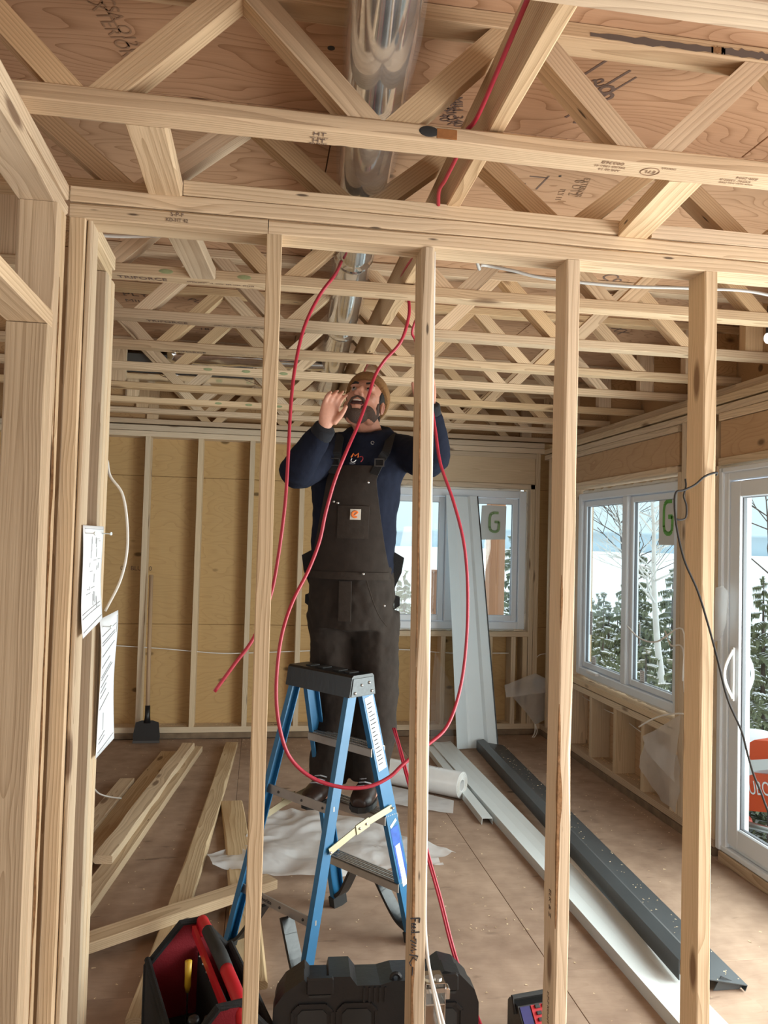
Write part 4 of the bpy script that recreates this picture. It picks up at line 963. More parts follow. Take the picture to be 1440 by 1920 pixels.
# the patch's orange curl
cpt = lambda x, y: front(.027+x, zb0+.256+y, .031)
b = B(); b.tube([cpt(.012*math.cos(a), .012*math.sin(a)) for a in [.5+k*.35 for k in range(15)]], [.0026+.0022*math.sin(k/14*math.pi) for k in range(15)], 6); b.tube([cpt(-.004, -.004), cpt(.004, .002), cpt(.010, .008)], .0028, 6); b.build('patch_mark', ORANGE, bib)
for u, z in ((-.062, zb0+.305), (.072, zb1-.07), (.068, J['waist'].z-.05), (-.045, zb0+.30), (.150, J['pel'].z-.02)):
    B().ell(front(u, z, .032), .0055, .0055, .0055).build('button', STEEL, bib, True)
for s in (-1, 1):
    pts = [front(s*.085, zb1-.035, .026), front(s*.092, zb1+.03, .022), front(s*.10, J['shc'].z-.03, .030), J['shc']+ms*s*.105+Z1*.052+mb*.03, J['shc']+ms*s*.10+Z1*.045-mb*.06, J['shc']+ms*s*.07-Z1*.06-mb*.125]
    b = B(); P_ = spline(pts, 5)
    for k in range(len(P_)-1): b.bar(P_[k], P_[k+1]+(P_[k+1]-P_[k])*.15, .034, .006, ms)
    sp_ = b.build('strap', BLACKFAB, overalls)
    q = front(s*.090, zb1+.012, .034); b = B()
    for dx, dz_, w2_, h2_ in ((0, .014, .040, .004), (0, -.014, .040, .004), (.018, 0, .004, .032), (-.018, 0, .004, .032)): b.box(q+ms*dx+Z1*dz_, (w2_, .004, h2_), Matrix((ms, mb, Z1)).transposed())
    b.build('buckle', DARKSTEEL, sp_)
    # loose side flap and hammer loop
    f0 = J['waist']+ms*s*.172-Z1*.03-mb*.01
    B().prism([(0, .07), (s*.045, .045), (s*.035, -.02), (0, -.10)], f0, ms, Z1, mb, .012).build('side_flap', BLACKFAB, overalls)
    f1 = J['pel']+ms*s*.178-Z1*.015; B().prism([(0, .03), (s*.022, .02), (s*.022, -.015), (0, -.03)], f1, ms, Z1, -mb, .03).build('tool_loop', BLACKFAB, overalls)
# hip pocket edges: curved seams
for s in (1,):
    b = B(); b.tube([front(s*(.075+.085*k/8), J['waist'].z-.06-.20*(k/8)**1.0+.05*math.sin(k/8*math.pi)*-.6, .021) for k in range(9)], .0022, 6); b.build('pocket_seam', BROWNP, overalls)
# embroidered mark on the hoodie chest
q = lambda x, y: front(-.012+x, zb1+.035+y, .032)
b = B(); b.tube([q(-.018, -.004), q(-.014, .012), q(-.004, .002), q(.006, .012), q(.010, -.004)], .003, 6); b.build('chest_mark', ORANGE, hoodie)
b = B(); b.tube([q(-.004+.010*math.cos(a), -.014+.010*math.sin(a)) for a in [2.6+k*.45 for k in range(9)]], .0018, 6); b.build('chest_ring', PAPER, hoodie)
b = B(); b.tube([q(.022+.010*math.cos(a), -.012+.012*math.sin(a)) for a in [-1+k*.4 for k in range(9)]], .002, 6); b.build('chest_swirl', plain('dark_red_thread', (.30, .02, .03), .8), hoodie)
text('chest_lettering', 'S E M', q(-.002, -.030)+mb*.002, ms, Z1, .010, GREYINK, hoodie)
# boots on the middle tread
for s, dirb in (('R', V((-.45, -.89, 0))), ('L', V((-.35, -.94, 0)))):
    a = J['ank'+s]; dirb = dirb.normalized(); sd_ = V((-dirb.y, dirb.x, 0)); c0 = V((a.x, a.y, foot_z))
    bt = B(); bt.tube([a+Z1*.06, a, c0+Z1*.06], [.052, .050, .050], 16)
    bt.loft([(c0-dirb*.085+Z1*.045, sd_, Z1, .030, .038), (c0-dirb*.05+Z1*.048, sd_, Z1, .039, .045), (c0+dirb*.04+Z1*.05, sd_, Z1, .042, .048), (c0+dirb*.11+Z1*.042, sd_, Z1, .050, .040), (c0+dirb*.165+Z1*.036, sd_, Z1, .046, .034), (c0+dirb*.20+Z1*.030, sd_, Z1, .026, .024)], 18)
    bo = remesh(bt, 'boot', LEATHER, .007, person, 3)
    sl_ = [( .0, 1.0)]
    out = [(-.095, 0), (-.085, .028), (-.05, .038), (.03, .040), (.10, .051), (.16, .047), (.20, .028), (.212, 0), (.20, -.028), (.16, -.047), (.10, -.051), (.03, -.040), (-.05, -.038), (-.085, -.028)]
    B().prism(out, c0, dirb, sd_, Z1, .022).build('sole', BLACKR, bo)
    for k in range(4): B().tube([c0+dirb*(.05+.022*k)+Z1*(.100-.008*k)-sd_*.026, c0+dirb*(.056+.022*k)+Z1*(.106-.008*k), c0+dirb*(.05+.022*k)+Z1*(.100-.008*k)+sd_*.026], .003, 6).build('lace', GREYINK, bo)

# ------------------------------------------------------------------ loose lumber on the floor
def lay(name, p, q, w_, t_, z, mat, label, wane=.004, wd=(1, 0, 0), bow=0):
    a, b_ = at(*p, Z=z+t_/2), at(*q, Z=z+t_/2)
    return board(name, a, b_, w_, t_, wd, mat, label, 'board', 'loose boards on the floor', wane, bow)
lay('loose_board', (353, 1398), (192, 1612), .09, .04, .0405, W_OLD, 'upper board of the stacked floor pair at left, its near end splintered')
lay('loose_board', (368, 1404), (118, 1752), .09, .04, 0, W_FRAME, 'lower pale board under the splintered one at left', .003)
lay('loose_board', (318, 1411), (120, 1655), .12, .02, 0, W_OLD, 'thin dark brown board left of the stacked pair on the floor', .003)
lay('loose_board', (238, 1465), (120, 1610), .09, .04, 0, W_FRAME2, 'short board on the floor beside the left posts, with a white cable across it', .003)
lay('loose_board', (434, 1396), (262, 1920), .09, .04, 0, W_OLD, 'long stained board running from the back wall to the tool bag', .004, bow=.008)
lay('loose_board', (434, 1506), (468, 1850), .125, .03, 0, W_OLD, 'rough brown splintered board under the left ladder leg', .009, bow=.012)
lay('loose_board', (509, 1652), (120, 1783), .09, .04, .041, W_FRAME, 'clean board lying crosswise over two others in front of the ladder', .003, (0, 1, 0))

# ------------------------------------------------------------------ metal trims and panels
def profile(name, prof, a, b_, mat, label, cat, th=.003, side=None, group=None, par=None, sub=1):
    """thin folded sheet: open polyline prof (side, up) run from a to b"""
    a, b_ = V(a), V(b_); d = (b_-a).normalized(); s = V(side) if side else d.cross(V((0, 0, 1))); s = (s-d*s.dot(d)).normalized(); u = s.cross(d)
    if u.z < 0: u = -u
    top = [V((p[0], p[1], 0)) for p in prof]; off = []
    for i in range(len(top)):
        t = (top[min(i+1, len(top)-1)]-top[max(i-1, 0)]).normalized(); off.append(top[i]+V((-t.y, t.x, 0))*th)
    poly = [(p.x, p.y) for p in top]+[(p.x, p.y) for p in reversed(off)]
    n = len(poly); vs = [a+s*p[0]+u*p[1] for p in poly]+[b_+s*p[0]+u*p[1] for p in poly]; m = len(prof)
    fs = [(i, (i+1) % n, n+(i+1) % n, n+i) for i in range(n)]
    for e in (0, n):
        for i in range(m-1): fs.append((e+i, e+i+1, e+n-2-i, e+n-1-i))
    o = B().add(vs, fs).build(name, mat, par)
    if label: tag(o, label, cat, group)
    return o
profile('white_channel', [(-.085, .0), (-.083, .042), (-.02, .034), (.03, .034), (.075, .040), (.078, .0)], (1.435, 6.02, 0), (1.478, 2.30, 0), CHANW, 'long white metal channel lying on the floor beside the charcoal trim', 'metal trim', side=(1, 0, 0))
profile('white_channel', [(-.03, .002), (-.028, .035), (.028, .035), (.03, .002)], (1.325, 5.90, 0), (1.315, 4.35, 0), CHANW, 'shorter white strip under the far end of the white channel, by the plastic roll', 'metal trim', side=(1, 0, 0))
ch1 = profile('charcoal_trim', [(-.040, .001), (-.040, .070), (.010, .078), (.024, .070), (.024, .055)], (1.735, 5.92, 0), (1.565, 2.66, .045), CHAR, 'charcoal box-shaped metal trim with a dark open end lying on the floor', 'metal trim', side=(1, 0, 0))
ch2 = profile('charcoal_trim', [(-.085, .045), (-.07, .050), (.085, .022), (.075, .005)], (1.83, 5.95, 0), (1.690, 2.645, 0), CHAR, 'wide flat charcoal metal flashing dusted with chips beside the box trim', 'metal trim', side=(1, 0, 0))
B().prism([(0, 0), (.10, .0), (.115, .012), (.03, .05)], (1.655, 2.66, 0.003), (1, 0, 0), (0, 0, 1), (0, 1, 0), .003).build('end_tab', CHAR, ch2)
pn = empty('ribbed_metal_sheet', (1.70, 6.0, 0), 'tall white ribbed metal panel leaning on the back window', 'metal panel')
pb, ptop = V((1.535, 5.93, .005)), V((1.50, 6.335, 1.965)); pw0, pw1 = .335, .275
nrm = V((0, -1, .2)).normalized()
folds = [(0, 0), (.30, .035), (.36, .030), (.70, .030), (.76, .004), (.985, .004)]
b = B(); vs = []
for base, w_ in ((pb, pw0), (ptop, pw1)):
    sdv = V((1, .10, 0)).normalized()
    vs += [base+sdv*(f*w_)+nrm*(.03-d) for f, d in folds]+[base+sdv*(f*w_)+nrm*(.026-d) for f, d in reversed(folds)]
n = 12; fs = [(i, (i+1) % n, n+(i+1) % n, n+i) for i in range(n)]
for e in (0, n):
    for i in range(5): fs.append((e+i, e+i+1, e+n-2-i, e+n-1-i))
b.add(vs, fs).build('panel_sheet', WHITE_TRIM, pn)
B().bar(pb+V((1, .1, 0)).normalized()*pw0+nrm*.02, ptop+V((1, .1, 0)).normalized()*pw1+nrm*.02, .008, .022, (1, 0, 0)).build('dark_edge', BLACK, pn)

# ------------------------------------------------------------------ polythene
def crumple(name, pts, mat, label, cat, amp=.02, cuts=3, nrm=(0, 0, 1), seed=0, par=None, freq=4.0, thick=0):
    bm = bmesh.new(); vs = [bm.verts.new(p) for p in pts]; f = bm.faces.new(vs)
    bmesh.ops.triangulate(bm, faces=[f])
    for _ in range(cuts): bmesh.ops.subdivide_edges(bm, edges=bm.edges, cuts=1, use_grid_fill=True)
    nn = V(nrm)
    for v in bm.verts:
        q = v.co*freq+V((seed, seed*2.3, 0)); a = noise.noise(q); r = 1-abs(noise.noise(q*1.9+V((5, 0, 0))))
        v.co += nn*(amp*(.5+a*.6+.7*(r-.6)))
    me = bpy.data.meshes.new(name); org = sum((V(p) for p in pts), V())/len(pts); bm.transform(Matrix.Translation(-org)); bmesh.ops.recalc_face_normals(bm, faces=bm.faces); bm.to_mesh(me); bm.free(); me.materials.append(mat)
    me.polygons.foreach_set('use_smooth', [True]*len(me.polygons))
    o = bpy.data.objects.new(name, me); COL.objects.link(o); o.location = org
    if par is None: tag(o, label, cat)
    else: adopt(o, par)
    return o
F = lambda x, y, z=.004: at(x, y, Z=z)
crumple('plastic_sheet', [F(*p) for p in ((497, 1531), (560, 1528), (612, 1534), (700, 1552), (762, 1578), (855, 1606), (822, 1616), (832, 1637), (770, 1634), (690, 1645), (598, 1658), (540, 1655), (470, 1645), (398, 1637), (388, 1610), (452, 1592), (470, 1562))], POLYW, 'crumpled milky plastic sheet spread on the floor behind the ladder', 'plastic sheet', .045, 4, freq=4.5)
rl = empty('plastic_roll', (1.05, 4.95, 0), 'roll of milky plastic vapour barrier lying on the floor behind the middle stud', 'plastic roll')
ra, rb = V((.80, 5.20, .083)), V((1.285, 4.80, .083)); b = B()
rdv = (rb-ra).normalized(); rs_ = V((0, 0, 1)).cross(rdv).normalized(); N_ = 30
def rring(p, r): return [p+rs_*(r*math.cos(2*math.pi*k/N_))+V((0, 0, 1))*(r*math.sin(2*math.pi*k/N_)) for k in range(N_)]
vs = []; fs = []
for p, r in ((ra, .030), (ra, .080), (rb, .080), (rb, .034), (rb-rdv*.05, .032)): vs += rring(p, r)
for i in range(4):
    for k in range(N_): j = (k+1) % N_; fs.append((i*N_+k, i*N_+j, i*N_+N_+j, i*N_+N_+k))
b.add(vs, fs).build('roll_body', plain('milky_film_roll', (.74, .75, .75), .3, var=.06, bscale=20, coat=.3), rl, autosmooth=40)
b = B()
for k in range(5): r = .042+.008*k; b.tube([q+rdv*.001 for q in rring(rb, r)+[rring(rb, r)[0]]], .0012, 4)
o = b.build('roll_layers', plain('roll_edge', (.55, .52, .47), .6), rl); o['kind'] = 'stuff'
crumple('tail', [V((.80, 5.12, .006)), V((1.22, 4.74, .006)), V((1.16, 4.52, .006)), V((.98, 4.60, .006)), V((.68, 4.86, .006))], POLYW, None, None, .010, 3, par=rl)
text('roll_print', 'CGSB 51.34', ra.lerp(rb, .62)+V((0, 0, .0808)), rdv, -rs_, .035, GREYINK, rl)
crumple('plastic_offcut', [at(815, 1222, Y=6.25), at(848, 1290, Y=6.15), at(850, 1400, Y=5.98), at(806, 1385, Y=5.98), at(808, 1290, Y=6.15)], POLYT, 'clear plastic offcut leaning at the left foot of the white panel', 'plastic sheet', .02, 3, (0, -1, 0), 2)
g = lambda x, y, Y: at(x, y, Y=Y)
pc = empty('polythene_flap', at(1000, 1310, Y=6.30), 'clear polythene flap on the back wall by the corner, white wires hanging below', 'plastic flap')
crumple('upper_fold', [g(945, 1284, 6.22), g(1003, 1262, 6.30), g(1025, 1273, 6.30), g(1022, 1298, 6.26), g(948, 1307, 6.20)], POLY, None, None, .02, 3, (0, -1, 0), 3, pc, 7)
crumple('lower_fold', [g(960, 1306, 6.27), g(1024, 1276, 6.33), g(1029, 1345, 6.33), g(1003, 1358, 6.32), g(985, 1335, 6.29)], POLY, None, None, .025, 3, (0, -1, 0), 5, pc, 6)
ebox = B().box(at(1008, 1282, Y=6.36), (.07, .06, .10), None, 0, .004).build('wall_box', plain('blue_grey_box', (.20, .25, .30), .5), pc)
pr_ = empty('polythene_flap', (2.33, 4.28, .35), 'grey polythene sheet bunched under the right end of the right-hand window', 'plastic flap')
crumple('upper_fold', [V((2.33, 4.06, .67)), V((2.29, 4.40, .47)), V((2.28, 4.33, .40)), V((2.30, 4.06, .30))], POLY, None, None, .03, 3, (-1, 0, 0), 8, pr_, 6)
crumple('lower_fold', [V((2.31, 4.42, .47)), V((2.32, 4.06, .45)), V((2.33, 4.06, .14)), V((2.32, 4.26, .14)), V((2.30, 4.47, .27))], POLY, None, None, .04, 3, (-1, 0, 0), 9, pr_, 5)
crumple('polythene_strip', [at(1343, 1102, X=2.33), at(1358, 1098, X=2.33), at(1368, 1110, X=2.33), at(1366, 1165, X=2.335), at(1352, 1200, X=2.335), at(1342, 1205, X=2.335)], POLY, 'rounded strip of clear polythene stapled beside the patio door jamb', 'plastic strip', .015, 3, (-1, 0, 0), 4)

# ------------------------------------------------------------------ cables
def cable(name, pts, r, mat, label, per=8, n=8, group=None):
    b = B(); b.tube(spline(pts, per), r, n); o = b.build(name, mat, None, True); return tag(o, label, 'cable', group)
c_ = lambda x, y, Y: at(x, y, Y=Y)
cable('red_cable', [V((.435, .5, 2.60)), V((.434, 1.0, 2.575)), V((.436, 1.30, 2.54)), V((.440, 1.62, 2.51)), V((.43, 1.70, 2.505)), at(858, 290, Z=2.50), at(836, 335, Z=2.50), at(822, 366, Z=2.50), V((.49, 2.20, 2.472)), V((.535, 2.32, 2.50)), at(770, 490, Z=2.53), at(735, 563, Z=2.56), at(705, 636, Z=2.56), at(688, 686, Z=2.56), V((.585, 5.2, 2.56))], .0052, RED, 'red cable run overhead along the board on edge, towards the back')
# the long loop in front of the man
loop = [V((.545, 2.60, 2.60)), V((.555, 2.74, 2.515)), c_(768, 545, 2.84), c_(767, 590, 2.84), c_(752, 640, 2.84), c_(722, 675, 2.86), c_(703, 705, 2.86), c_(690, 745, 2.84), c_(672, 795, 2.80), c_(650, 845, 2.74), c_(628, 900, 2.72), c_(611, 960, 2.72), c_(599, 1015, 2.72), c_(578, 1070, 2.70), c_(550, 1125, 2.66), c_(531, 1180, 2.62), c_(521, 1240, 2.60), c_(518, 1310, 2.58), c_(526, 1372, 2.57), c_(545, 1422, 2.57), c_(585, 1458, 2.57), c_(640, 1476, 2.57), c_(690, 1475, 2.58), c_(730, 1457, 2.60), c_(757, 1432, 2.62), c_(800, 1398, 2.66), c_(838, 1362, 2.70), c_(862, 1295, 2.74), c_(874, 1210, 2.76), c_(877, 1110, 2.78), c_(870, 1020, 2.80), c_(850, 940, 2.82), c_(826, 870, 2.84), c_(816, 805, 2.86), c_(806, 745, 2.88), c_(797, 715, 2.89)]
cable('red_cable', loop, .0062, RED, 'long red cable looping down before the man and ladder to his raised hand', 6)
cable('red_cable', [at(640, 490, Z=2.56), c_(628, 515, 2.62), c_(598, 556, 2.60), c_(570, 615, 2.58), c_(553, 690, 2.56), c_(545, 765, 2.55), c_(540, 860, 2.54), c_(534, 950, 2.53), c_(520, 1055, 2.52), c_(505, 1125, 2.50), c_(475, 1197, 2.48), c_(440, 1245, 2.46), c_(402, 1297, 2.44)], .0058, RED, 'red cable hanging left of the man with its cut end swinging free')
for k, off in enumerate((0, .007)):
    cable('red_cable', [c_(737, 1366, 3.02)+V((off, 0, 0)), c_(748, 1405, 2.90)+V((off, 0, 0)), c_(760, 1450, 2.80)+V((off, 0, 0)), c_(782, 1530, 2.68)+V((off, 0, 0)), c_(798, 1596, 2.60)+V((off, 0, 0)), c_(823, 1685, 2.52)+V((off, 0, 0)), c_(850, 1790, 2.46)+V((off, 0, 0)), c_(884, 1885, 2.46)+V((off, 0, 0)), V((.76+off, 2.46, .01)), V((.80+off, 2.35, .008))], .0042, RED, ('left' if k == 0 else 'right')+' strand of the paired red cables dropping behind the black tool case', 6)
cable('red_cable', [at(768, 490, Z=2.545), at(778, 520, Z=2.52), V((.585, 2.80, 2.52)), c_(774, 615, 2.90), c_(779, 640, 2.92), c_(790, 690, 2.94)], .005, RED, 'short red cable slipping behind the middle stud above the man', 6)
for k, off in enumerate((0, .009)):
    x = 0; ex0 = lambda z: smx(z)+.0215
    o2 = off*2.6
    pts = [V((ex0(z), 2.084+o2, z)) for z in (2.372, 1.9, 1.5, 1.1, .80, .62)] + [V((ex0(.545), 2.072+off, .545)), V((ex0(.47)+.006, 2.05, .47)), V((ex0(.36)+.024+off, 2.00, .36)), V((ex0(.26)+.052+off*1.5, 1.98, .26)), V((ex0(.16)+.085+off*2, 1.97, .16))]
    cable('white_cable', pts, .0043, WCABLE, ('front' if k == 0 else 'rear')+' white cable down the middle stud, curling past the steel outlet box', 6)
cable('white_cable', [V((-.46, 2.47, 1.80)), c_(207, 893, 2.47), c_(229, 925, 2.47), c_(238, 975, 2.48), c_(238, 1035, 2.48), c_(225, 1090, 2.47), c_(197, 1146, 2.46)], .0040, WCABLE, 'white cable bowing out from the left post above the paper sheets')
cable('white_cable', [V((-1.3, 6.42, .72)), V((-1.055, 6.43, .709)), V((-.72, 6.42, .69)), V((-.48, 6.43, .668)), V((-.25, 6.42, .655)), V((.0, 6.43, .66)), V((.3, 6.43, .672)), V((.75, 6.42, .69)), V((1.2, 6.43, .69)), V((1.6, 6.42, .665)), V((2.1, 6.43, .665))], .0042, WCABLE, 'thin white cable threaded level through the studs of the back wall')
cable('white_cable', [at(176, 1478, Z=.10), at(186, 1488, Z=.075), at(205, 1494, Z=.055), at(228, 1497, Z=.046)], .0045, WCABLE, 'short white cable end lying across the short board at left', 6)
cable('white_cable', [V((2.30, 4.02, .86)), at(1280, 1180, X=2.30), at(1232, 1203, X=2.28), at(1200, 1197, X=2.28), at(1176, 1174, X=2.28)], .0045, WCABLE, 'grey-white cable end curving across the right-hand window', 6)
cable('white_cable', [V((2.31, 4.02, .80)), at(1280, 1216, X=2.31), at(1258, 1210, X=2.30), at(1247, 1183, X=2.30)], .0042, WCABLE, 'shorter hooked cable end in front of the birch in the right-hand window', 6)
cable('white_cable', [V((2.33, 4.02, .66)), at(1280, 1338, X=2.31), at(1245, 1341, X=2.29), at(1220, 1350, X=2.28), at(1198, 1363, X=2.27)], .0045, WCABLE, 'white cable end poking out below the right-hand window sill', 6)
for k, (x0_, y0_, x1_, y1_) in enumerate(((1087, 1301, 1106, 1314), (1127, 1326, 1151, 1338), (1172, 1349, 1203, 1373))):
    cable('wall_wire', [at(x0_, y0_, X=2.47), at((x0_+x1_)/2, (y0_+y1_)/2+1, X=2.44), at(x1_, y1_, X=2.40)], .003, WCABLE, ('wire stub in the bay nearest the corner', 'wire stub in the middle bay', 'wire stub in the bay nearest the bunched polythene')[k]+' under the right-hand window', 4)
cable('grey_cable', [V((.60, 2.255, 2.475)), V((.66, 2.40, 2.452)), at(905, 497, Y=2.52), at(960, 507, Y=2.52), at(1020, 521, Y=2.52), at(1160, 536, Y=2.52), at(1300, 541, Y=2.52), at(1440, 553, Y=2.52), V((2.10, 2.56, 2.40)), V((2.40, 2.62, 2.395))], .0055, plain('grey_cable_jacket', (.45, .44, .42), .4), 'grey cable slung level just beyond the partition at the right')
cable('white_cable', [at(186, 441, Y=2.62), at(240, 443, Y=2.62), at(325, 441, Y=2.62)], .0065, WCABLE, 'white cable lying level above the left post beyond the partition', 6)
# back-wall corner wires
cable('white_cable', [at(1003, 1355, Y=6.32), at(1003, 1372, Y=6.30), at(996, 1386, Y=6.26), at(987, 1396, Y=6.20)], .0055, WCABLE, 'thick white wire hanging below the polythene flap in the corner', 6)
cable('white_cable', [at(1004, 1358, Y=6.31), at(1007, 1372, Y=6.29), at(1000, 1384, Y=6.26), at(988, 1389, Y=6.24), at(979, 1387, Y=6.24)], .0035, WCABLE, 'thin curled white wire beside the thick one in the corner', 6)
cable('white_cable', [at(1001, 1240, Y=6.42), at(1010, 1229, Y=6.40), at(1022, 1226, Y=6.40), at(1034, 1228, Y=6.42)], .004, WCABLE, 'white wire arching above the polythene flap in the corner', 6)
cable('black_cable', [V((1.268, 2.052, 1.79)), at(1343, 886, Y=2.045), at(1322, 893, Y=2.04), at(1303, 909, Y=2.035), at(1282, 919, Y=2.03), at(1268, 923, Y=2.03), at(1265, 945, Y=2.03), at(1269, 990, Y=2.03), at(1283, 1050, Y=2.03), at(1308, 1108, Y=2.03), at(1326, 1165, Y=2.03), at(1345, 1235, Y=2.03), at(1364, 1310, Y=2.03), at(1390, 1370, Y=2.03), at(1402, 1415, Y=2.03), at(1414, 1455, Y=2.03), at(1432, 1500, Y=2.03), at(1450, 1570, Y=2.03), V((1.50, 2.00, .35)), V((1.56, 1.96, .06)), V((1.70, 1.85, .006)), V((2.0, 1.6, .006))], .0031, BLACKR, 'black cable snaking down from the rightmost stud across the patio door', 8)
cable('black_cable', [at(1285, 898, Y=2.045), at(1286, 912, Y=2.04), at(1282, 930, Y=2.035), at(1287, 948, Y=2.035), at(1286, 970, Y=2.035), at(1275, 975, Y=2.03), at(1266, 972, Y=2.03)], .0026, BLACKR, 'small hooked end of black cable beside the rightmost stud', 6)

# ------------------------------------------------------------------ paper sheets pinned on the left post
def paper(name, fn, label, lines):
    o = B().grid(fn, 14, 18).build(name, PAPER, None, True, recalc=False); o.data.update()
    so_ = o.modifiers.new('t', 'SOLIDIFY'); so_.thickness = .0004
    tag(o, label, 'paper sheet'); b = B()
    for u0, v0, u1, v1 in lines:
        n = max(2, int(abs(u1-u0)*12+abs(v1-v0)*12)); P_ = [fn(u0+(u1-u0)*k/n, v0+(v1-v0)*k/n)+V((.0016, -.0008, 0)) for k in range(n+1)]; b.tube(P_, .0009, 4)
    l = b.build('print', GREYINK, o); l['kind'] = 'stuff'; return o
random.seed(3)
def f1(u, v):   # v 0 top .. 1 bottom
    y = 2.085+.255*u+.035*v*u; z = 1.600-.285*v+.02*v*u*(v); x = -.441+.003*math.sin(v*5+u*2)+.014*v*v*(1-u)
    return V((x, y - .02*v*(1-u)*math.sin(v*3), z))
L1 = []
for k in range(26):
    u, v = random.uniform(.2, .8), random.uniform(.08, .72)
    if random.random() < .5: L1.append((u, v, u+random.uniform(.05, .2), v))
    else: L1.append((u, v, u, v+random.uniform(.03, .12)))
L1 += [(.05, .80, .9, .78), (.05, .84, .9, .82), (.05, .96, .95, .94), (.06, .03, .95, .03)]
pa = paper('paper_sheet', f1, 'upper paper with a faint plan drawing nailed to the left post', L1)
def f2(u, v):
    y = 2.36+.30*u+.02*v; z = 1.335-.40*v-.0*u+.02*math.sin(v*4)*u; x = -.447+.012*math.sin(v*3.1)*(1-u)+.004*math.sin(v*6+1)
    return V((x, y, z))
L2 = [(.06, .13, .86, .11), (.06, .18, .80, .165), (.06, .20, .80, .185), (.06, .28, .80, .26), (.06, .36, .55, .345), (.06, .43, .65, .41), (.06, .45, .75, .43), (.06, .50, .50, .485), (.06, .54, .40, .525), (.06, .58, .40, .565), (.06, .66, .62, .63), (.3, .72, .3, .84), (.1, .88, .4, .86), (.1, .91, .4, .89), (.08, .97, .92, .95), (.92, .04, .88, .20)]
pa2 = paper('paper_sheet', f2, 'lower paper with typed lines pinned below the plan on the left post', L2)
def nail(o, p, d, r=.0022):
    p = V(p); d = V(d).normalized(); B().tube([p, p+d*.028, p+d*.028, p+d*.031], [r*.7, r*.7, r*2.2, r*2.2], 8).build('nail', STEEL, o)
nail(pa, f1(.10, .07), (1, -.5, 0)); nail(pa, f1(.92, .07), (1, -.5, 0)); nail(pa2, f2(.12, .06), (1, -.5, 0))

# ------------------------------------------------------------------ scraper against the back wall
sv = empty('floor_scraper', (-.80, 6.26, 0), 'black-bladed floor scraper with a wooden handle standing against the back wall', 'scraper')
B().prism([(-.095, 0), (.095, 0), (.10, .03), (.085, .135), (.04, .15), (-.04, .15), (-.085, .135), (-.10, .03)], (-.80, 6.235, .022), (1, 0, 0), (0, .22, .97), (0, -.97, .22), .006).build('blade', BLACK, sv)
B().prism([(-.10, 0), (.10, 0), (.095, .035), (-.095, .035)], (-.80, 6.232, .004), (1, 0, 0), (0, .22, .97), (0, -.97, .22), .004).build('blade_edge', DARKSTEEL, sv)
hq = V((-.80, 6.262, .15)); ht_ = V((-.822, 6.352, 1.27)); hd_ = (ht_-hq).normalized()
B().tube([hq, hq+hd_*.05, hq+hd_*.13], [.026, .02, .019], 14).build('socket', BLACK, sv, True)
o = B().tube([V((0, 0, 0)), V((.3, 0, 0)), V(((ht_-hq).length-.1, 0, 0))], .0155, 14).build('handle', ASHW, None, True, origin=(0, 0, 0))
o.matrix_basis = Matrix.Translation(hq+hd_*.1) @ hd_.to_track_quat('X', 'Z').to_matrix().to_4x4(); adopt(o, sv)

# ------------------------------------------------------------------ black tool case
tc_ = empty('tool_case', (.37, 2.30, 0), 'closed black plastic tool case standing on edge behind the middle stud', 'tool case')
cw, chh = .585, .352; yf = 2.235; ex, ez_, ey_ = V((1, -.055, 0)).normalized(), V((0, .05, 1)).normalized(), None
ey_ = ez_.cross(ex).normalized(); ey_ = ey_ if ey_.y > 0 else -ey_
co = V((.078, yf+.02, .0))
poly = [(.05, 0), (cw-.05, 0), (cw, .05), (cw, chh-.085), (cw-.012, chh-.05), (cw-.055, chh-.008), (cw-.085, chh), (cw-.10, chh+.004), (cw-.135, chh-.02), (.36, chh-.02), (.34, chh-.02), (.30, chh-.03), (.235, chh-.03), (.215, chh-.005), (.155, chh-.005), (.15, chh-.028), (.10, chh-.028), (.085, chh-.01), (.03, chh-.045), (.005, chh-.08), (0, chh-.10), (0, .05)]
B().prism(poly, co, ex, ez_, ey_, .066).build('front_shell', BLACK, tc_); B().prism([(p[0]*.99+.003, p[1]*.985) for p in poly], co+ey_*.068, ex, ez_, ey_, .066).build('back_shell', BLACK, tc_)
def chamf(x0, z0, x1, z1, c=.018): return [(x0+c, z0), (x1-c, z0), (x1, z0+c), (x1, z1-c), (x1-c, z1), (x0+c, z1), (x0, z1-c), (x0, z0+c)]
for k, (x0, z0, x1, z1) in enumerate(((.055, .05, .165, .275), (.18, .05, .29, .275), (.43, .06, .535, .268))):
    fr_ = B(); q = chamf(x0, z0, x1, z1)
    for i in range(8):
        p_, r_ = q[i], q[(i+1) % 8]; fr_.bar(co+ex*p_[0]+ez_*p_[1]-ey_*.003, co+ex*r_[0]+ez_*r_[1]-ey_*.003, .008, .008, ey_)
    rp_ = fr_.build('raised_panel', BLACK, tc_); B().prism(chamf(x0+.014, z0+.05, x1-.014, z1-.014, .012), co-ey_*.003, ex, ez_, ey_, .004).build('panel_inset', BLACKR, rp_)
for x in (.245, .26, .275, .29, .305): B().bar(co+ex*(x+.01)+ez_*(chh-.075)-ey_*.002, co+ex*(x+.01)+ez_*(chh-.034)-ey_*.002, .006, .006, ex).build('rib', BLACK, tc_)
for x in (.10, .455):
    l_ = B().box(co+ex*(x+.03)+ez_*(chh-.024)-ey_*.004, (.075, .022, .045), Matrix((ex, ey_, ez_)).transposed(), 0, .004).build('latch', BLACK, tc_)
    B().bar(co+ex*x+ez_*(chh-.048)-ey_*.014, co+ex*(x+.06)+ez_*(chh-.048)-ey_*.014, .006, .006, ey_).build('latch_lip', BLACKR, l_)
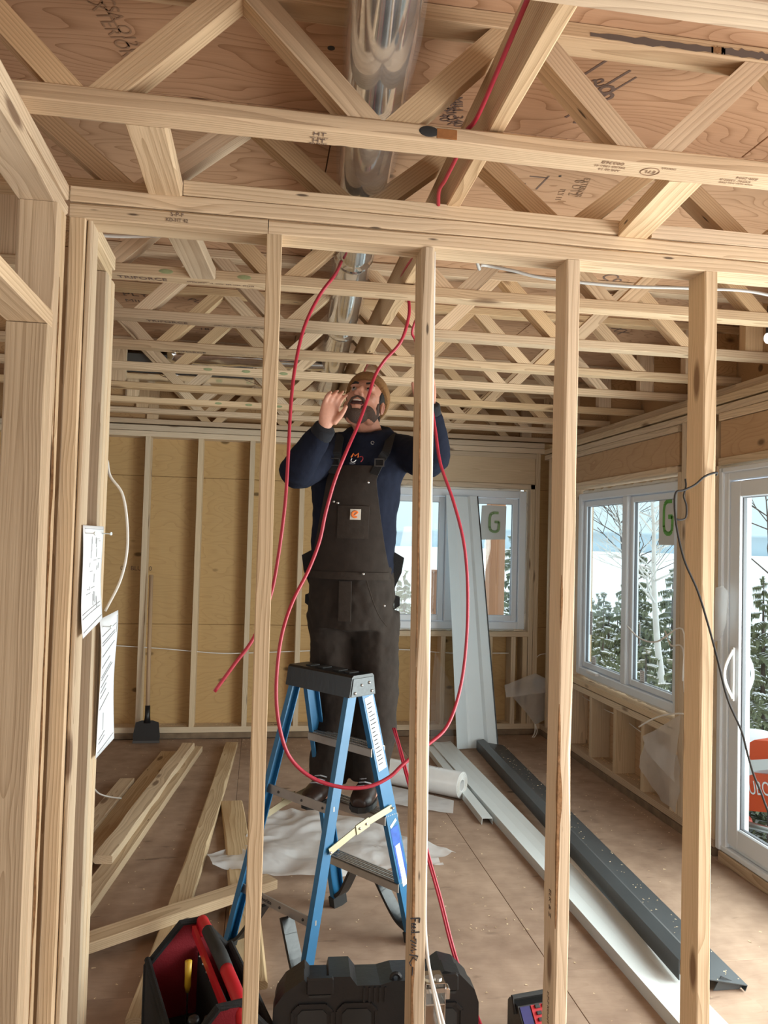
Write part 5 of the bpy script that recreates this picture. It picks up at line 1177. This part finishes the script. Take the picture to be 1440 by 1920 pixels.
b = B(); b.tube([co+ex*(.347+.013*math.cos(a))+ez_*(chh-.022+.013*math.sin(a))+ey_*.02 for a in [k*math.pi/8 for k in range(17)]], .006, 8); b.build('hang_eye', BLACK, tc_)
for x in (.06, .5): B().box(co+ex*x+ez_*.004+ey_*.066, (.06, .1, .01), Matrix((ex, ey_, ez_)).transposed(), 0, .002).build('corner_foot', BLACKR, tc_)

# ------------------------------------------------------------------ open tote bag of tools
tb = empty('tool_bag', (-.14, 2.48, 0), 'open black and red tool bag with a red tube handle and black grip', 'tool bag')
bx0, bx1, by0, by1 = -.275, -.035, 2.18, 2.76
ux, uy = V((.96, .28, 0)).normalized(), V((-.28, .96, 0)).normalized(); bo_ = V((-.112, 2.455, 0))
Q = lambda a, c, z: bo_+ux*a+uy*c+V((0, 0, z))
def wallq(nm, p, h0, h1, mat, t=.012):
    """fabric wall between two floor points with end heights"""
    (a0, c0), (a1, c1) = p; n = 8; b = B(); d = (Q(a1, c1, 0)-Q(a0, c0, 0)).normalized(); s = V((-d.y, d.x, 0))
    b.grid(lambda u, v: Q(a0+(a1-a0)*u, c0+(c1-c0)*u, v*(h0+(h1-h0)*u))+s*(.008*math.sin(u*math.pi)*v), n, 4); o = b.build(nm, mat, tb, True)
    m = o.modifiers.new('t', 'SOLIDIFY'); m.thickness = t; m.offset = 0; return o
hwid, hl = .135, .25
wl1 = wallq('side_wall', ((-hwid, -hl), (-hwid, hl)), .20, .22, BLACKFAB); wallq('side_wall', ((hwid, hl), (hwid, -hl)), .22, .20, BLACKFAB)
B().prism([(-hwid, 0), (hwid, 0), (hwid, .20), (.03, .315), (-.03, .315), (-hwid, .20)], Q(0, hl, 0), ux, V((0, 0, 1)), uy, .012).build('end_wall', REDFAB, tb)
B().prism([(-hwid, 0), (hwid, 0), (hwid, .20), (.03, .315), (-.03, .315), (-hwid, .20)], Q(0, -hl-.012, 0), ux, V((0, 0, 1)), uy, .012).build('end_wall', REDFAB, tb)
for c in (hl+.004, -hl-.004):
    b = B(); b.tube([Q(-hwid, c, .005), Q(-hwid, c, .20), Q(-.03, c, .317), Q(.03, c, .317), Q(hwid, c, .20), Q(hwid, c, .005)], .012, 8); b.build('binding', BLACKFAB, tb)
for a in (-hwid, hwid): b = B(); b.tube([Q(a, -hl, .202), Q(a, hl, .222)], .010, 8); b.build('rim_binding', BLACKFAB, tb)
B().box(Q(0, 0, .012), (2*hwid, 2*hl, .02), Matrix((ux, uy, Z1)).transposed()).build('base', BLACKFAB, tb)
dv_ = B().box(Q(.03, 0, .13), (.012, 2*hl-.01, .22), Matrix((ux, uy, Z1)).transposed(), 0, .003).build('divider', BLACKFAB, tb)
for k in range(9): B().ell(Q(.022, -hl+.05+.05*k, .225), .0045, .0045, .0045).build('rivet', STEEL, dv_, True)
B().prism([(0, 0), (.16, 0), (.16, .10), (0, .14)], Q(-hwid+.010, -hl+.02, .02), uy, V((0, 0, 1)), ux, .004).build('red_pocket', REDFAB, tb)
hz_ = .318
B().tube(spline([Q(.035, hl+.005, .27), Q(.035, hl-.005, .315), Q(.035, hl-.045, hz_), Q(.035, hl-.09, hz_+.004)], 6), .0185, 14).build('handle_tube', REDTOOL, tb, True)
B().tube([Q(.035, hl-.09, hz_+.004), Q(.035, 0, hz_+.008), Q(.035, -hl+.17, hz_+.002)], [.0195, .0215, .0205], 14).build('grip', BLACKR, tb, True)
B().tube(spline([Q(.035, -hl+.17, hz_+.002), Q(.035, -hl+.06, hz_-.006), Q(.035, -hl+.0, hz_-.02), Q(.035, -hl-.004, .27)], 6), .0195, 14).build('handle_tube', REDTOOL, tb, True)
b = B(); b.bar(Q(.005, hl-.02, .30), Q(.005, -hl+.02, .27), .012, .026, ux); b.build('handle_bar', REDTOOL, tb)
for i, (a, c, z, r, mat, lab) in enumerate(((-.055, -.20, .20, .021, BLACKR, 'black round-ended tool handle nearest in the bag'), (-.005, -.19, .205, .019, BLACKR, 'black round-ended tool handle beside the divider'), (-.06, -.10, .215, .018, BLACK, 'black tool handle in the middle of the bag'), (-.015, -.09, .20, .016, BLACK, 'slim black tool handle in the middle of the bag'))):
    t_ = empty('hand_tool', Q(a, c, .03), lab, 'tool'); B().tube([Q(a, c, .024), Q(a, c, z-.06)], .006, 8).build('shaft', STEEL, t_); B().tube([Q(a, c, z-.06), Q(a, c, z-.045), Q(a, c, z-.01), Q(a, c, z)], [r*.7, r, r, r*.8], 14).build('grip', mat, t_, True)
t_ = empty('screwdriver', Q(-.03, .13, .03), 'yellow-handled screwdriver standing in the tool bag', 'tool'); B().tube([Q(-.03, .13, .024), Q(-.03, .13, .17)], .003, 8).build('shaft', STEEL, t_); B().tube([Q(-.03, .13, .16), Q(-.03, .13, .18), Q(-.03, .13, .21), Q(-.03, .13, .255)], [.006, .0105, .010, .011], 10).build('grip', YELLOW, t_, True)
t_ = empty('socket_cap', Q(-.03, -.15, .03), 'round tool with a bright chrome top standing in the tool bag', 'tool'); B().tube([Q(-.03, -.15, .024), Q(-.03, -.15, .20)], .014, 12).build('shaft', BLACK, t_); B().tube([Q(-.03, -.15, .20), Q(-.03, -.15, .214), Q(-.03, -.15, .216)], [.0185, .0185, .016], 20).build('chrome_top', STEEL, t_)

# ------------------------------------------------------------------ job-site radio at the foot of the stud right of the man
rd = empty('work_radio', (.90, 2.43, 0), 'red and black job-site radio on the floor beside the stud right of the man', 'radio')
rx_, ry_ = V((.98, .17, 0)).normalized(), V((-.17, .98, 0)).normalized(); ro = V((.93, 2.46, 0)); RR = Matrix((rx_, ry_, Z1)).transposed()
RQ = lambda a, c, z: ro+rx_*a+ry_*c+V((0, 0, z))
B().prism([(-.055, 0), (.055, 0), (.055, .115), (.045, .128), (-.01, .128), (-.058, .075)], RQ(-.085, 0, 0), ry_, V((0, 0, 1)), rx_, .15).build('body', BLACK, rd)
tdir = (RQ(0, -.01, .128)-RQ(0, -.058, .075)).normalized(); tn = rx_.cross(tdir)
pl = B().prism([(-.042, -.032), (.062, -.032), (.062, .032), (-.042, .032)], RQ(0, -.034, .1015)-tn*.002, rx_, tdir, tn, .006).build('red_face', REDTOOL, rd)
B().prism([(-.08, -.028), (-.046, -.028), (-.046, .032), (-.08, .032)], RQ(0, -.034, .1015)-tn*.002, rx_, tdir, tn, .005).build('screen', LCD, rd)
for i in range(3):
    for j in range(2): B().box(RQ(0, -.034, .1015)+rx_*(-.022+.026*j)+tdir*(-.010+.018*i)+tn*.008, (.017, .010, .005), Matrix((rx_, tdir, tn)).transposed(), 0, .001).build('button', BLACKR, pl)
B().tube([RQ(0, -.034, .1015)+rx_*.004+tdir*.008+tn*.006, RQ(0, -.034, .1015)+rx_*.004+tdir*.008+tn*.012], .006, 12).build('dial', STEEL, pl)
b = B(); b.tube([RQ(-.085, .0, .10), RQ(-.088, .02, .140), RQ(.068, .02, .140), RQ(.065, .0, .10)], .008, 8); b.build('roll_bar', BLACKR, rd)
B().box(RQ(.015, -.059, .045), (.08, .006, .07), RR, 0, .002).build('speaker_grille', DARKSTEEL, rd)

# ------------------------------------------------------------------ steel outlet box on the middle stud
eb = empty('outlet_box', (.493, 2.09, .33), 'galvanised steel outlet box screwed to the foot of the middle stud', 'electrical box')
e0, e1, ez0, ez1 = .4655, .520, .30, .425
for lo, hi, nm in (((e0, 2.06, ez1-.002), (e1, 2.125, ez1), 'top_plate'), ((e0, 2.06, ez0), (e1, 2.125, ez0+.002), 'bottom_plate'), ((e0, 2.06, ez0), (e0+.002, 2.125, ez1), 'side_plate'), ((e1-.002, 2.06, ez0), (e1, 2.125, ez1), 'side_plate'), ((e0, 2.123, ez0), (e1, 2.125, ez1), 'back_plate')):
    sheet(nm, lo, hi, GALV, eb, .0005)
for k in range(2): B().tube([(.480+.024*k, 2.085, ez1), (.480+.024*k, 2.085, ez1+.004)], .011, 14).build('knockout', STEEL, eb)
B().box((.493, 2.085, .37), (.05, .05, .004), None, 0, .001).build('cable_clamp', STEEL, eb); B().tube([(.493, 2.085, .372), (.493, 2.085, .385)], .005, 8).build('clamp_screw', STEEL, eb)
B().box((e1+.006, 2.075, .395), (.012, .03, .03), None, 0, .003).build('side_clamp', GALV, eb)

# ------------------------------------------------------------------ small things on the windows
def sticker(name, X, y0, y1, z0, z1, par, mat=STICK):
    o = B().box((X, (y0+y1)/2, (z0+z1)/2), (.0012, abs(y1-y0), z1-z0)).build(name, mat, par); return o
gx = XR+.03+.040
sg = sticker('window_sticker', gx, 4.33, 4.545, 1.60, 1.895, w2)
def gshape(c, ex_, ez2, s, par, nm='green_letter', mat=GREEN):
    b = B(); P_ = [(.42, .62), (.42, .95), (-.10, .95), (-.38, .80), (-.48, .45), (-.48, -.45), (-.38, -.78), (-.10, -.92), (.20, -.92), (.42, -.78), (.48, -.45), (.48, .05), (.05, .05)]
    Wd = .15*s*1.7
    for p_, q_ in zip(P_[1:], P_[2:]): b.bar(V(c)+V(ex_)*(p_[0]*s)+V(ez2)*(p_[1]*s), V(c)+V(ex_)*(q_[0]*s)+V(ez2)*(q_[1]*s)+(V(ex_)*(q_[0]-p_[0])+V(ez2)*(q_[1]-p_[1]))*s*.08, Wd, .0008, V(ex_)+V(ez2)*.001 if abs(q_[0]-p_[0]) < abs(q_[1]-p_[1]) else V(ez2))
    return b.build(nm, mat, par)
gshape((gx-.0012, 4.435, 1.765), (0, -1, 0), (0, 0, 1), .105, sg)
for (y0, y1, z0, z1) in ((5.50, 5.545, .93, 1.10), (5.43, 5.50, .70, .78), (4.70, 4.76, .70, .80), (4.765, 4.78, .95, 1.10)):
    s_ = sticker('window_sticker', gx-.001, y0, y1, z0, z1, w2, PAPER)
    b = B(); n = int((z1-z0)/.012)
    for k in range(n): b.box((gx-.002, (y0+y1)/2, z0+.008+.012*k), (.0006, (y1-y0)*.75, .003))
    o = b.build('sticker_print', GREYINK, s_); o['kind'] = 'stuff'
sb = crumple('window_sticker', [V((1.84, YB+.066, 1.90)), V((1.90, YB+.066, 1.905)), V((2.055, YB+.066, 1.90)), V((2.05, YB+.066, 1.62)), V((1.80, YB+.066, 1.61)), V((1.83, YB+.066, 1.72))], STICK, None, None, .006, 3, (0, -1, 0), 1, w1)
gshape((1.95, YB+.056, 1.76), (1, 0, 0), (0, 0, 1), .085, w1, mat=plain('faded_green_ink', (.25, .38, .18), .7))
# crank handle folded on the far sash
ck = B(); ck.box((XR+.02, 5.38, .675), (.03, .16, .025), None, 0, .005); ck.build('window_crank', WHITE, w2)
# pot light hanging below the joists at the right edge
lm = empty('hanging_bulb', at(1440, 634, Y=3.05), 'white bulb hanging at the right edge below the joists', 'light bulb')
q = at(1440, 634, Y=3.05); B().ell(q, .017, .017, .024).build('bulb', plain('lit_bulb', (.9, .9, .88), .4, emit=((1, .97, .9), 1.2)), lm, True); B().tube([q+Z1*.02, q+Z1*.05, q+Z1*.14], [.010, .009, .003], 8).build('bulb_holder', BLACK, lm)

# ------------------------------------------------------------------ wood chips and sawdust
random.seed(11)
b = B()
def chip(x, y, s, z=.001):
    a = random.uniform(0, 6.3); l, w_ = s*random.uniform(.5, 1.6), s*random.uniform(.25, .6); dx, dy = math.cos(a)*l, math.sin(a)*l; ex_, ey2 = -math.sin(a)*w_, math.cos(a)*w_; h = random.uniform(.0005, .004)
    b.add([(x-dx-ex_, y-dy-ey2, z), (x+dx-ex_, y+dy-ey2, z+h), (x+dx+ex_, y+dy+ey2, z+h*.4), (x-dx+ex_, y-dy+ey2, z+h)], [(0, 1, 2, 3)])
for _ in range(650): chip(random.uniform(-1.0, 2.3), random.uniform(2.25, 6.3), random.choice((.002, .003, .0035, .005)))
for cx, cy, n, sp in ((.05, 2.6, 40, .05), (.32, 2.75, 25, .06), (.1, 6.2, 90, .5), (-.1, 6.2, 60, .15), (1.0, 3.2, 14, .1), (2.1, 4.5, 70, .5)):
    for _ in range(n): chip(min(2.3, cx+random.gauss(0, sp)), min(6.3, cy+random.gauss(0, sp*.5)), .0035)
o = b.build('wood_chips', CHIP, recalc=False); tag(o, 'pale wood chips and sawdust scattered over the subfloor', 'sawdust', None, 'stuff')
b = B()
for _ in range(230): chip(random.uniform(-1.0, 2.2), random.uniform(6.40, 6.49), .008, .0915)
for _ in range(160): chip(random.uniform(2.40, 2.47), random.uniform(4.2, 6.2), .008, .0905)
o = b.build('sawdust', CHIP, recalc=False); tag(o, 'sawdust heaped along the bottom plates between the wall studs', 'sawdust', None, 'stuff')
b = B()
for _ in range(120):
    t = random.random(); a = V((1.83, 5.95, .05)).lerp(V((1.690, 2.645, .05)), t); chip(a.x+random.uniform(-.04, .07), a.y, .0035, .047)
o = b.build('wood_chips', CHIP, recalc=False); tag(o, 'pale chips fallen on the charcoal flashing', 'sawdust', None, 'stuff')

# ------------------------------------------------------------------ outside
random.seed(5)
def gz(x, y):
    d = max(0, max(x-4.0, (y-8.0)*.8)); return -1.85-d*.33-.004*d*d*(1 if d < 40 else 0) - (0 if d < 40 else .004*1600) + .12*noise.noise(V((x*.3, y*.3, 0)))
b = B(); b.grid(lambda u, v: V((-30+90*u, -10+85*v, gz(-30+90*u, -10+85*v))), 60, 56)
gr = b.build('ground', SNOW, None, True); tag(gr, 'snowy slope falling away outside the windows', 'ground', None, 'structure')
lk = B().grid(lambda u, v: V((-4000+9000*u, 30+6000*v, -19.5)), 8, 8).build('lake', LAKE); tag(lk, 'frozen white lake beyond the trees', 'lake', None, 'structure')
lk2 = B()
b = B(); pts = []
for k in range(80):
    a = -1.0+2.6*k/79; x, y = 3600*math.sin(a), 3600*math.cos(a); h = 55+38*noise.noise(V((k*.13, 0, 0)))+12*noise.noise(V((k*.6, 3, 0))); pts += [V((x, y, -20)), V((x*.997, y*.997, h)), V((x*1.15, y*1.15, h+25)), V((x*1.3, y*1.3, -20))]
fs = [(k*4+i, k*4+4+i, k*4+5+i, k*4+i+1) for k in range(79) for i in range(3)]
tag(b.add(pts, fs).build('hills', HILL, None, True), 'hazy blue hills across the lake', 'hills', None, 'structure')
def spruce_mesh(seed, H_=6.0):
    rnd = random.Random(seed); fo, sn, tr2 = B(), B(), B()
    tr2.tube([(0, 0, -.3), (0, 0, H_*.5), (0, 0, H_*.98)], [.09, .05, .008], 8)
    n = 26
    for i in range(n):
        t = i/(n-1); z = H_*(.05+.93*t); R_ = (1-t)**.85*H_*.23+.06
        for k in range(int(10-5*t)):
            a = rnd.uniform(0, 6.28); r = R_*rnd.uniform(.7, 1.1); dr_ = V((math.cos(a), math.sin(a), 0)); sd2 = V((-dr_.y, dr_.x, 0)); z0 = z+rnd.uniform(-.08, .08)
            m = 5
            for j in range(1, m+1):
                f = j/m; c = dr_*(r*f)+V((0, 0, z0-.28*r*f*f+.06*r*f)); l = r*.30*(1.15-f*.6)
                for s in (-1, 1):
                    tip = c+sd2*s*l+dr_*l*.6+V((0, 0, -.10*l-.03)); w_ = .035+.03*(1-f)
                    fo.add([c-dr_*w_, c+dr_*w_, tip], [(0, 1, 2)]); fo.add([c+V((0, 0, -.01)), tip, c.lerp(tip, .6)+V((0, 0, -.11))], [(0, 1, 2)])
                    if rnd.random() < .8: sn.add([c-dr_*w_*.7+V((0, 0, .014)), c+dr_*w_*.8+V((0, 0, .014)), c.lerp(tip, .75)+V((0, 0, .018))], [(0, 1, 2)])
    return tr2, fo, sn
protos = []
def make_spruce(seed):
    tr2, fo, sn = spruce_mesh(seed); e = empty('spruce_tree', (0, 0, 0)); tr2.build('trunk', BARK, e, True, origin=(0, 0, 0)); f = fo.build('needles', SPRUCE, e, origin=(0, 0, 0), recalc=False); f['kind'] = 'stuff'
    s = sn.build('snow_load', SNOW, e, origin=(0, 0, 0), recalc=False); s['kind'] = 'stuff'; return e
protos = [make_spruce(1), make_spruce(2)]; used = [False, False]
trees = [((1108, 1112), 9.5, 'left lite of the right-hand window, nearest the far edge'), ((1142, 1128), 12, 'left lite of the right-hand window, at the mullion'), ((1196, 1010), 11.5, 'right lite of the right-hand window, left of the birch'), ((1262, 1060), 13, 'right lite of the right-hand window, behind the birch'), ((1212, 1205), 7.0, 'right lite of the right-hand window, low at the birch foot'), ((1262, 1230), 6.6, 'right lite of the right-hand window, low at the right'), ((1432, 1075), 12.5, 'patio door, tall and close'), ((1405, 1190), 10.8, 'patio door, low behind the red machine'), ((760, 1065), 16, 'back window beside the man'), ((785, 1100), 14, 'back window just behind the middle stud'), ((960, 1000), 15, 'back window right of the red post'), ((940, 1085), 13, 'back window low behind the red post'), ((1125, 1190), 7.4, 'left lite of the right-hand window, low and snowy')]
for i, ((px, py), dist, where) in enumerate(trees):
    d = ray(px, py); hl_ = math.hypot(d.x, d.y); p = CAM+d*(dist/hl_); zb_ = gz(p.x, p.y); hgt = p.z-zb_; k = i % 2
    o = protos[k] if not used[k] else copy_tree(protos[k]); used[k] = True
    o.location = (p.x, p.y, zb_); o.scale = (max(.5, hgt/6.0)*1.15,)*2+(max(.15, hgt/6.0),); o.rotation_euler.z = i*1.3
    tag(o, 'snow-dusted spruce seen through the '+where, 'tree', 'spruces outside the windows')
rt = random.Random(21)
for i in range(26):
    if i < 18: px, py, dist, lab = 1085+rt.random()*200, 1105+rt.random()*120, rt.uniform(8, 19), 'snow-dusted spruce in the thicket below the right-hand window'
    elif i < 23: px, py, dist, lab = 740+rt.random()*235, 1060+rt.random()*70, rt.uniform(12, 18), 'snow-dusted spruce in the thicket beyond the back window'
    else: px, py, dist, lab = 1395+rt.random()*60, 1120+rt.random()*100, rt.uniform(11.5, 17), 'snow-dusted spruce in the thicket beyond the patio door'
    d = ray(px, py); hl_ = math.hypot(d.x, d.y); p = CAM+d*(dist/hl_); zb_ = gz(p.x, p.y); hgt = p.z-zb_; o = copy_tree(protos[i % 2])
    o.location = (p.x, p.y, zb_); o.scale = (max(.45, hgt/6.0)*1.05,)*2+(max(.15, hgt/6.0),); o.rotation_euler.z = i*2.1
    tag(o, lab, 'tree', lab.replace('snow-dusted spruce', 'spruces'))
def limbs(b, p, d, l, r, depth, rnd):
    q = p+d*l; b.tube([p, p.lerp(q, .5)+V((rnd.uniform(-1, 1), rnd.uniform(-1, 1), 0))*l*.05, q], [r, r*.8, r*.55], 5, cap=False)
    if depth == 0: return
    for k in range(rnd.choice((2, 3))):
        dd = (d+V((rnd.uniform(-1, 1), rnd.uniform(-1, 1), rnd.uniform(-.3, .7)))*.75).normalized(); limbs(b, p.lerp(q, rnd.uniform(.4, 1)), dd, l*rnd.uniform(.55, .8), r*.55, depth-1, rnd)
def bare_tree(name, px, base, top, dist, mat, label, seed, r=.07, br=(.3, 26)):
    rnd = random.Random(seed); pts = []
    for (x, y) in px:
        d = ray(x, y); pts.append(CAM+d*(dist/math.hypot(d.x, d.y)))
    pts.insert(0, V((pts[0].x, pts[0].y, gz(pts[0].x, pts[0].y)-.1))); P_ = spline(pts, 5)
    e = empty(name, pts[0], label, 'tree'); rs2 = [r*(1-.85*k/(len(P_)-1)) for k in range(len(P_))]
    B().tube(P_, rs2, 10).build('trunk', mat, e, True); b = B()
    for k in range(br[1]):
        i = int(len(P_)*(br[0]+(1-br[0])*rnd.random()*.98)); i = min(i, len(P_)-2); a = rnd.uniform(0, 6.28)
        limbs(b, P_[i], V((math.cos(a), math.sin(a), rnd.uniform(.35, 1.1))).normalized(), rnd.uniform(.45, .9)*(1.2-.6*i/len(P_)), rs2[i]*.30+.0035, 3, rnd)
    o = b.build('branches', mat, e, recalc=False); o['kind'] = 'stuff'
bare_tree('birch_tree', ((1243, 1335), (1232, 1200), (1226, 1090), (1226, 1000), (1222, 930), (1216, 870)), 0, 0, 8.5, BIRCH, 'white birch with bare snowy twigs in the right-hand window', 3, .044, (.40, 30))
bare_tree('bare_tree', ((1178, 1250), (1172, 1120), (1166, 1020), (1158, 960), (1150, 900)), 0, 0, 10.5, BARK, 'dark bare tree with thin twigs behind the window mullion', 8, .03, (.4, 26))
bare_tree('bare_tree', ((1446, 1200), (1444, 1060), (1440, 980), (1436, 930)), 0, 0, 10, BARK, 'bare grey tree behind the patio door glass', 9, .03, (.4, 14))
# red cedar porch post and rail beyond the back window
pp = empty('porch_post', (2.50, 8.15, -1.9), 'red-brown cedar post standing outside the back window', 'post')
lumber('post_shaft', (2.49, 8.15, -1.95), (2.49, 8.15, 2.45), .165, .165, (1, 0, 0), W_POST, pp, .006)
B().box((2.49, 8.15, -1.9), (.26, .26, .12), None, 0, .01).build('post_foot', STEEL, pp)
p2_ = empty('porch_post', (1.98, 8.6, -1.9), 'slim brown post outside, glimpsed left of the white panel', 'post'); lumber('post_shaft', (1.915, 8.6, -1.95), (1.915, 8.6, 1.25), .10, .10, (1, 0, 0), W_POST, p2_, .004); B().box((1.915, 8.6, 1.26), (.13, .13, .03), None, 0, .006).build('post_cap', W_POST, p2_)
# orange-red machine in the snow outside the patio door
mo_ = at(1430, 1476, X=5.2)
mc = empty('excavator', (mo_.x, mo_.y, mo_.z-1.15), 'orange-red digging machine with white lettering in the snow outside the patio door', 'digger')
mxd = V((.35, -.94, 0)).normalized(); mzd = V((0, 0, 1)); myd = mzd.cross(mxd)
MQ = lambda a, z, c=0: mo_+mxd*a+mzd*z+myd*c
B().prism([(-.30, -.32), (.9, -.05), (.9, .22), (-.15, .12), (-.30, -.05)], MQ(0, 0, 0), mxd, mzd, myd, .25).build('boom', REDP, mc)
lett = 'KUBOTA'; nd = -myd; td = (mxd*.97+mzd*.2).normalized()
def px_of(p):
    v = V(p)-CAM; return 720+FPX*v.dot(RT)/v.dot(FW)
ak = min([k*.01-1 for k in range(200)], key=lambda a: abs(px_of(MQ(a, -.07))-1391))
text('boom_lettering', lett, MQ(ak, -.07)+nd*.004, td, V((0, 0, 1)), .20, WHITE, mc, 'LEFT', .62)
B().prism([(-.40, .18), (-.1, .40), (.9, .55), (.9, .30), (-.2, .18)], MQ(0, .06, .0), mxd, mzd, myd, .5).build('hood', REDP, mc)
B().prism([(-.28, -.10), (.9, .30), (.9, .38), (-.28, .02)], MQ(0, .18, -.02), mxd, mzd, myd, .2).build('white_guard', WHITE, mc)
B().tube([MQ(-.2, -.42, -.05), MQ(.5, -.36, -.05)], .035, 12).build('ram', STEEL, mc, True); B().tube([MQ(-.25, -.44, -.09), MQ(-.25, -.44, .1)], .07, 14).build('pivot', REDP, mc)
B().prism([(-.1, -.85), (.9, -.85), (.9, -.48), (.15, -.55)], MQ(0, 0, 0), mxd, mzd, myd, .5).build('blade', REDP, mc)
for c in (0, .5): B().prism([(-.1, -1.15), (1.3, -1.15), (1.45, -1.0), (1.3, -.85), (-.1, -.85), (-.25, -1.0)], MQ(.1, 0, c), mxd, mzd, myd, .25).build('track', BLACKR, mc)
q = at(1425, 1405, X=5.5); sn_ = B().ell(q-Z1*.15, .45, .6, .35).build('snow_heap', SNOW, None, True); tag(sn_, 'rounded snow heap behind the orange machine', 'snow')

# ------------------------------------------------------------------ lettering becomes mesh
dg = bpy.context.evaluated_depsgraph_get()
for o in [o for o in S.objects if o.type == 'FONT']:
    me = bpy.data.meshes.new_from_object(o.evaluated_get(dg)); n = bpy.data.objects.new('lettering_tmp', me); COL.objects.link(n)
    n.parent = o.parent; n.matrix_parent_inverse = o.matrix_parent_inverse.copy(); n.matrix_basis = o.matrix_basis.copy()
    nm = o.name; c = o.data; bpy.data.objects.remove(o); bpy.data.curves.remove(c); n.name = nm; me.name = nm
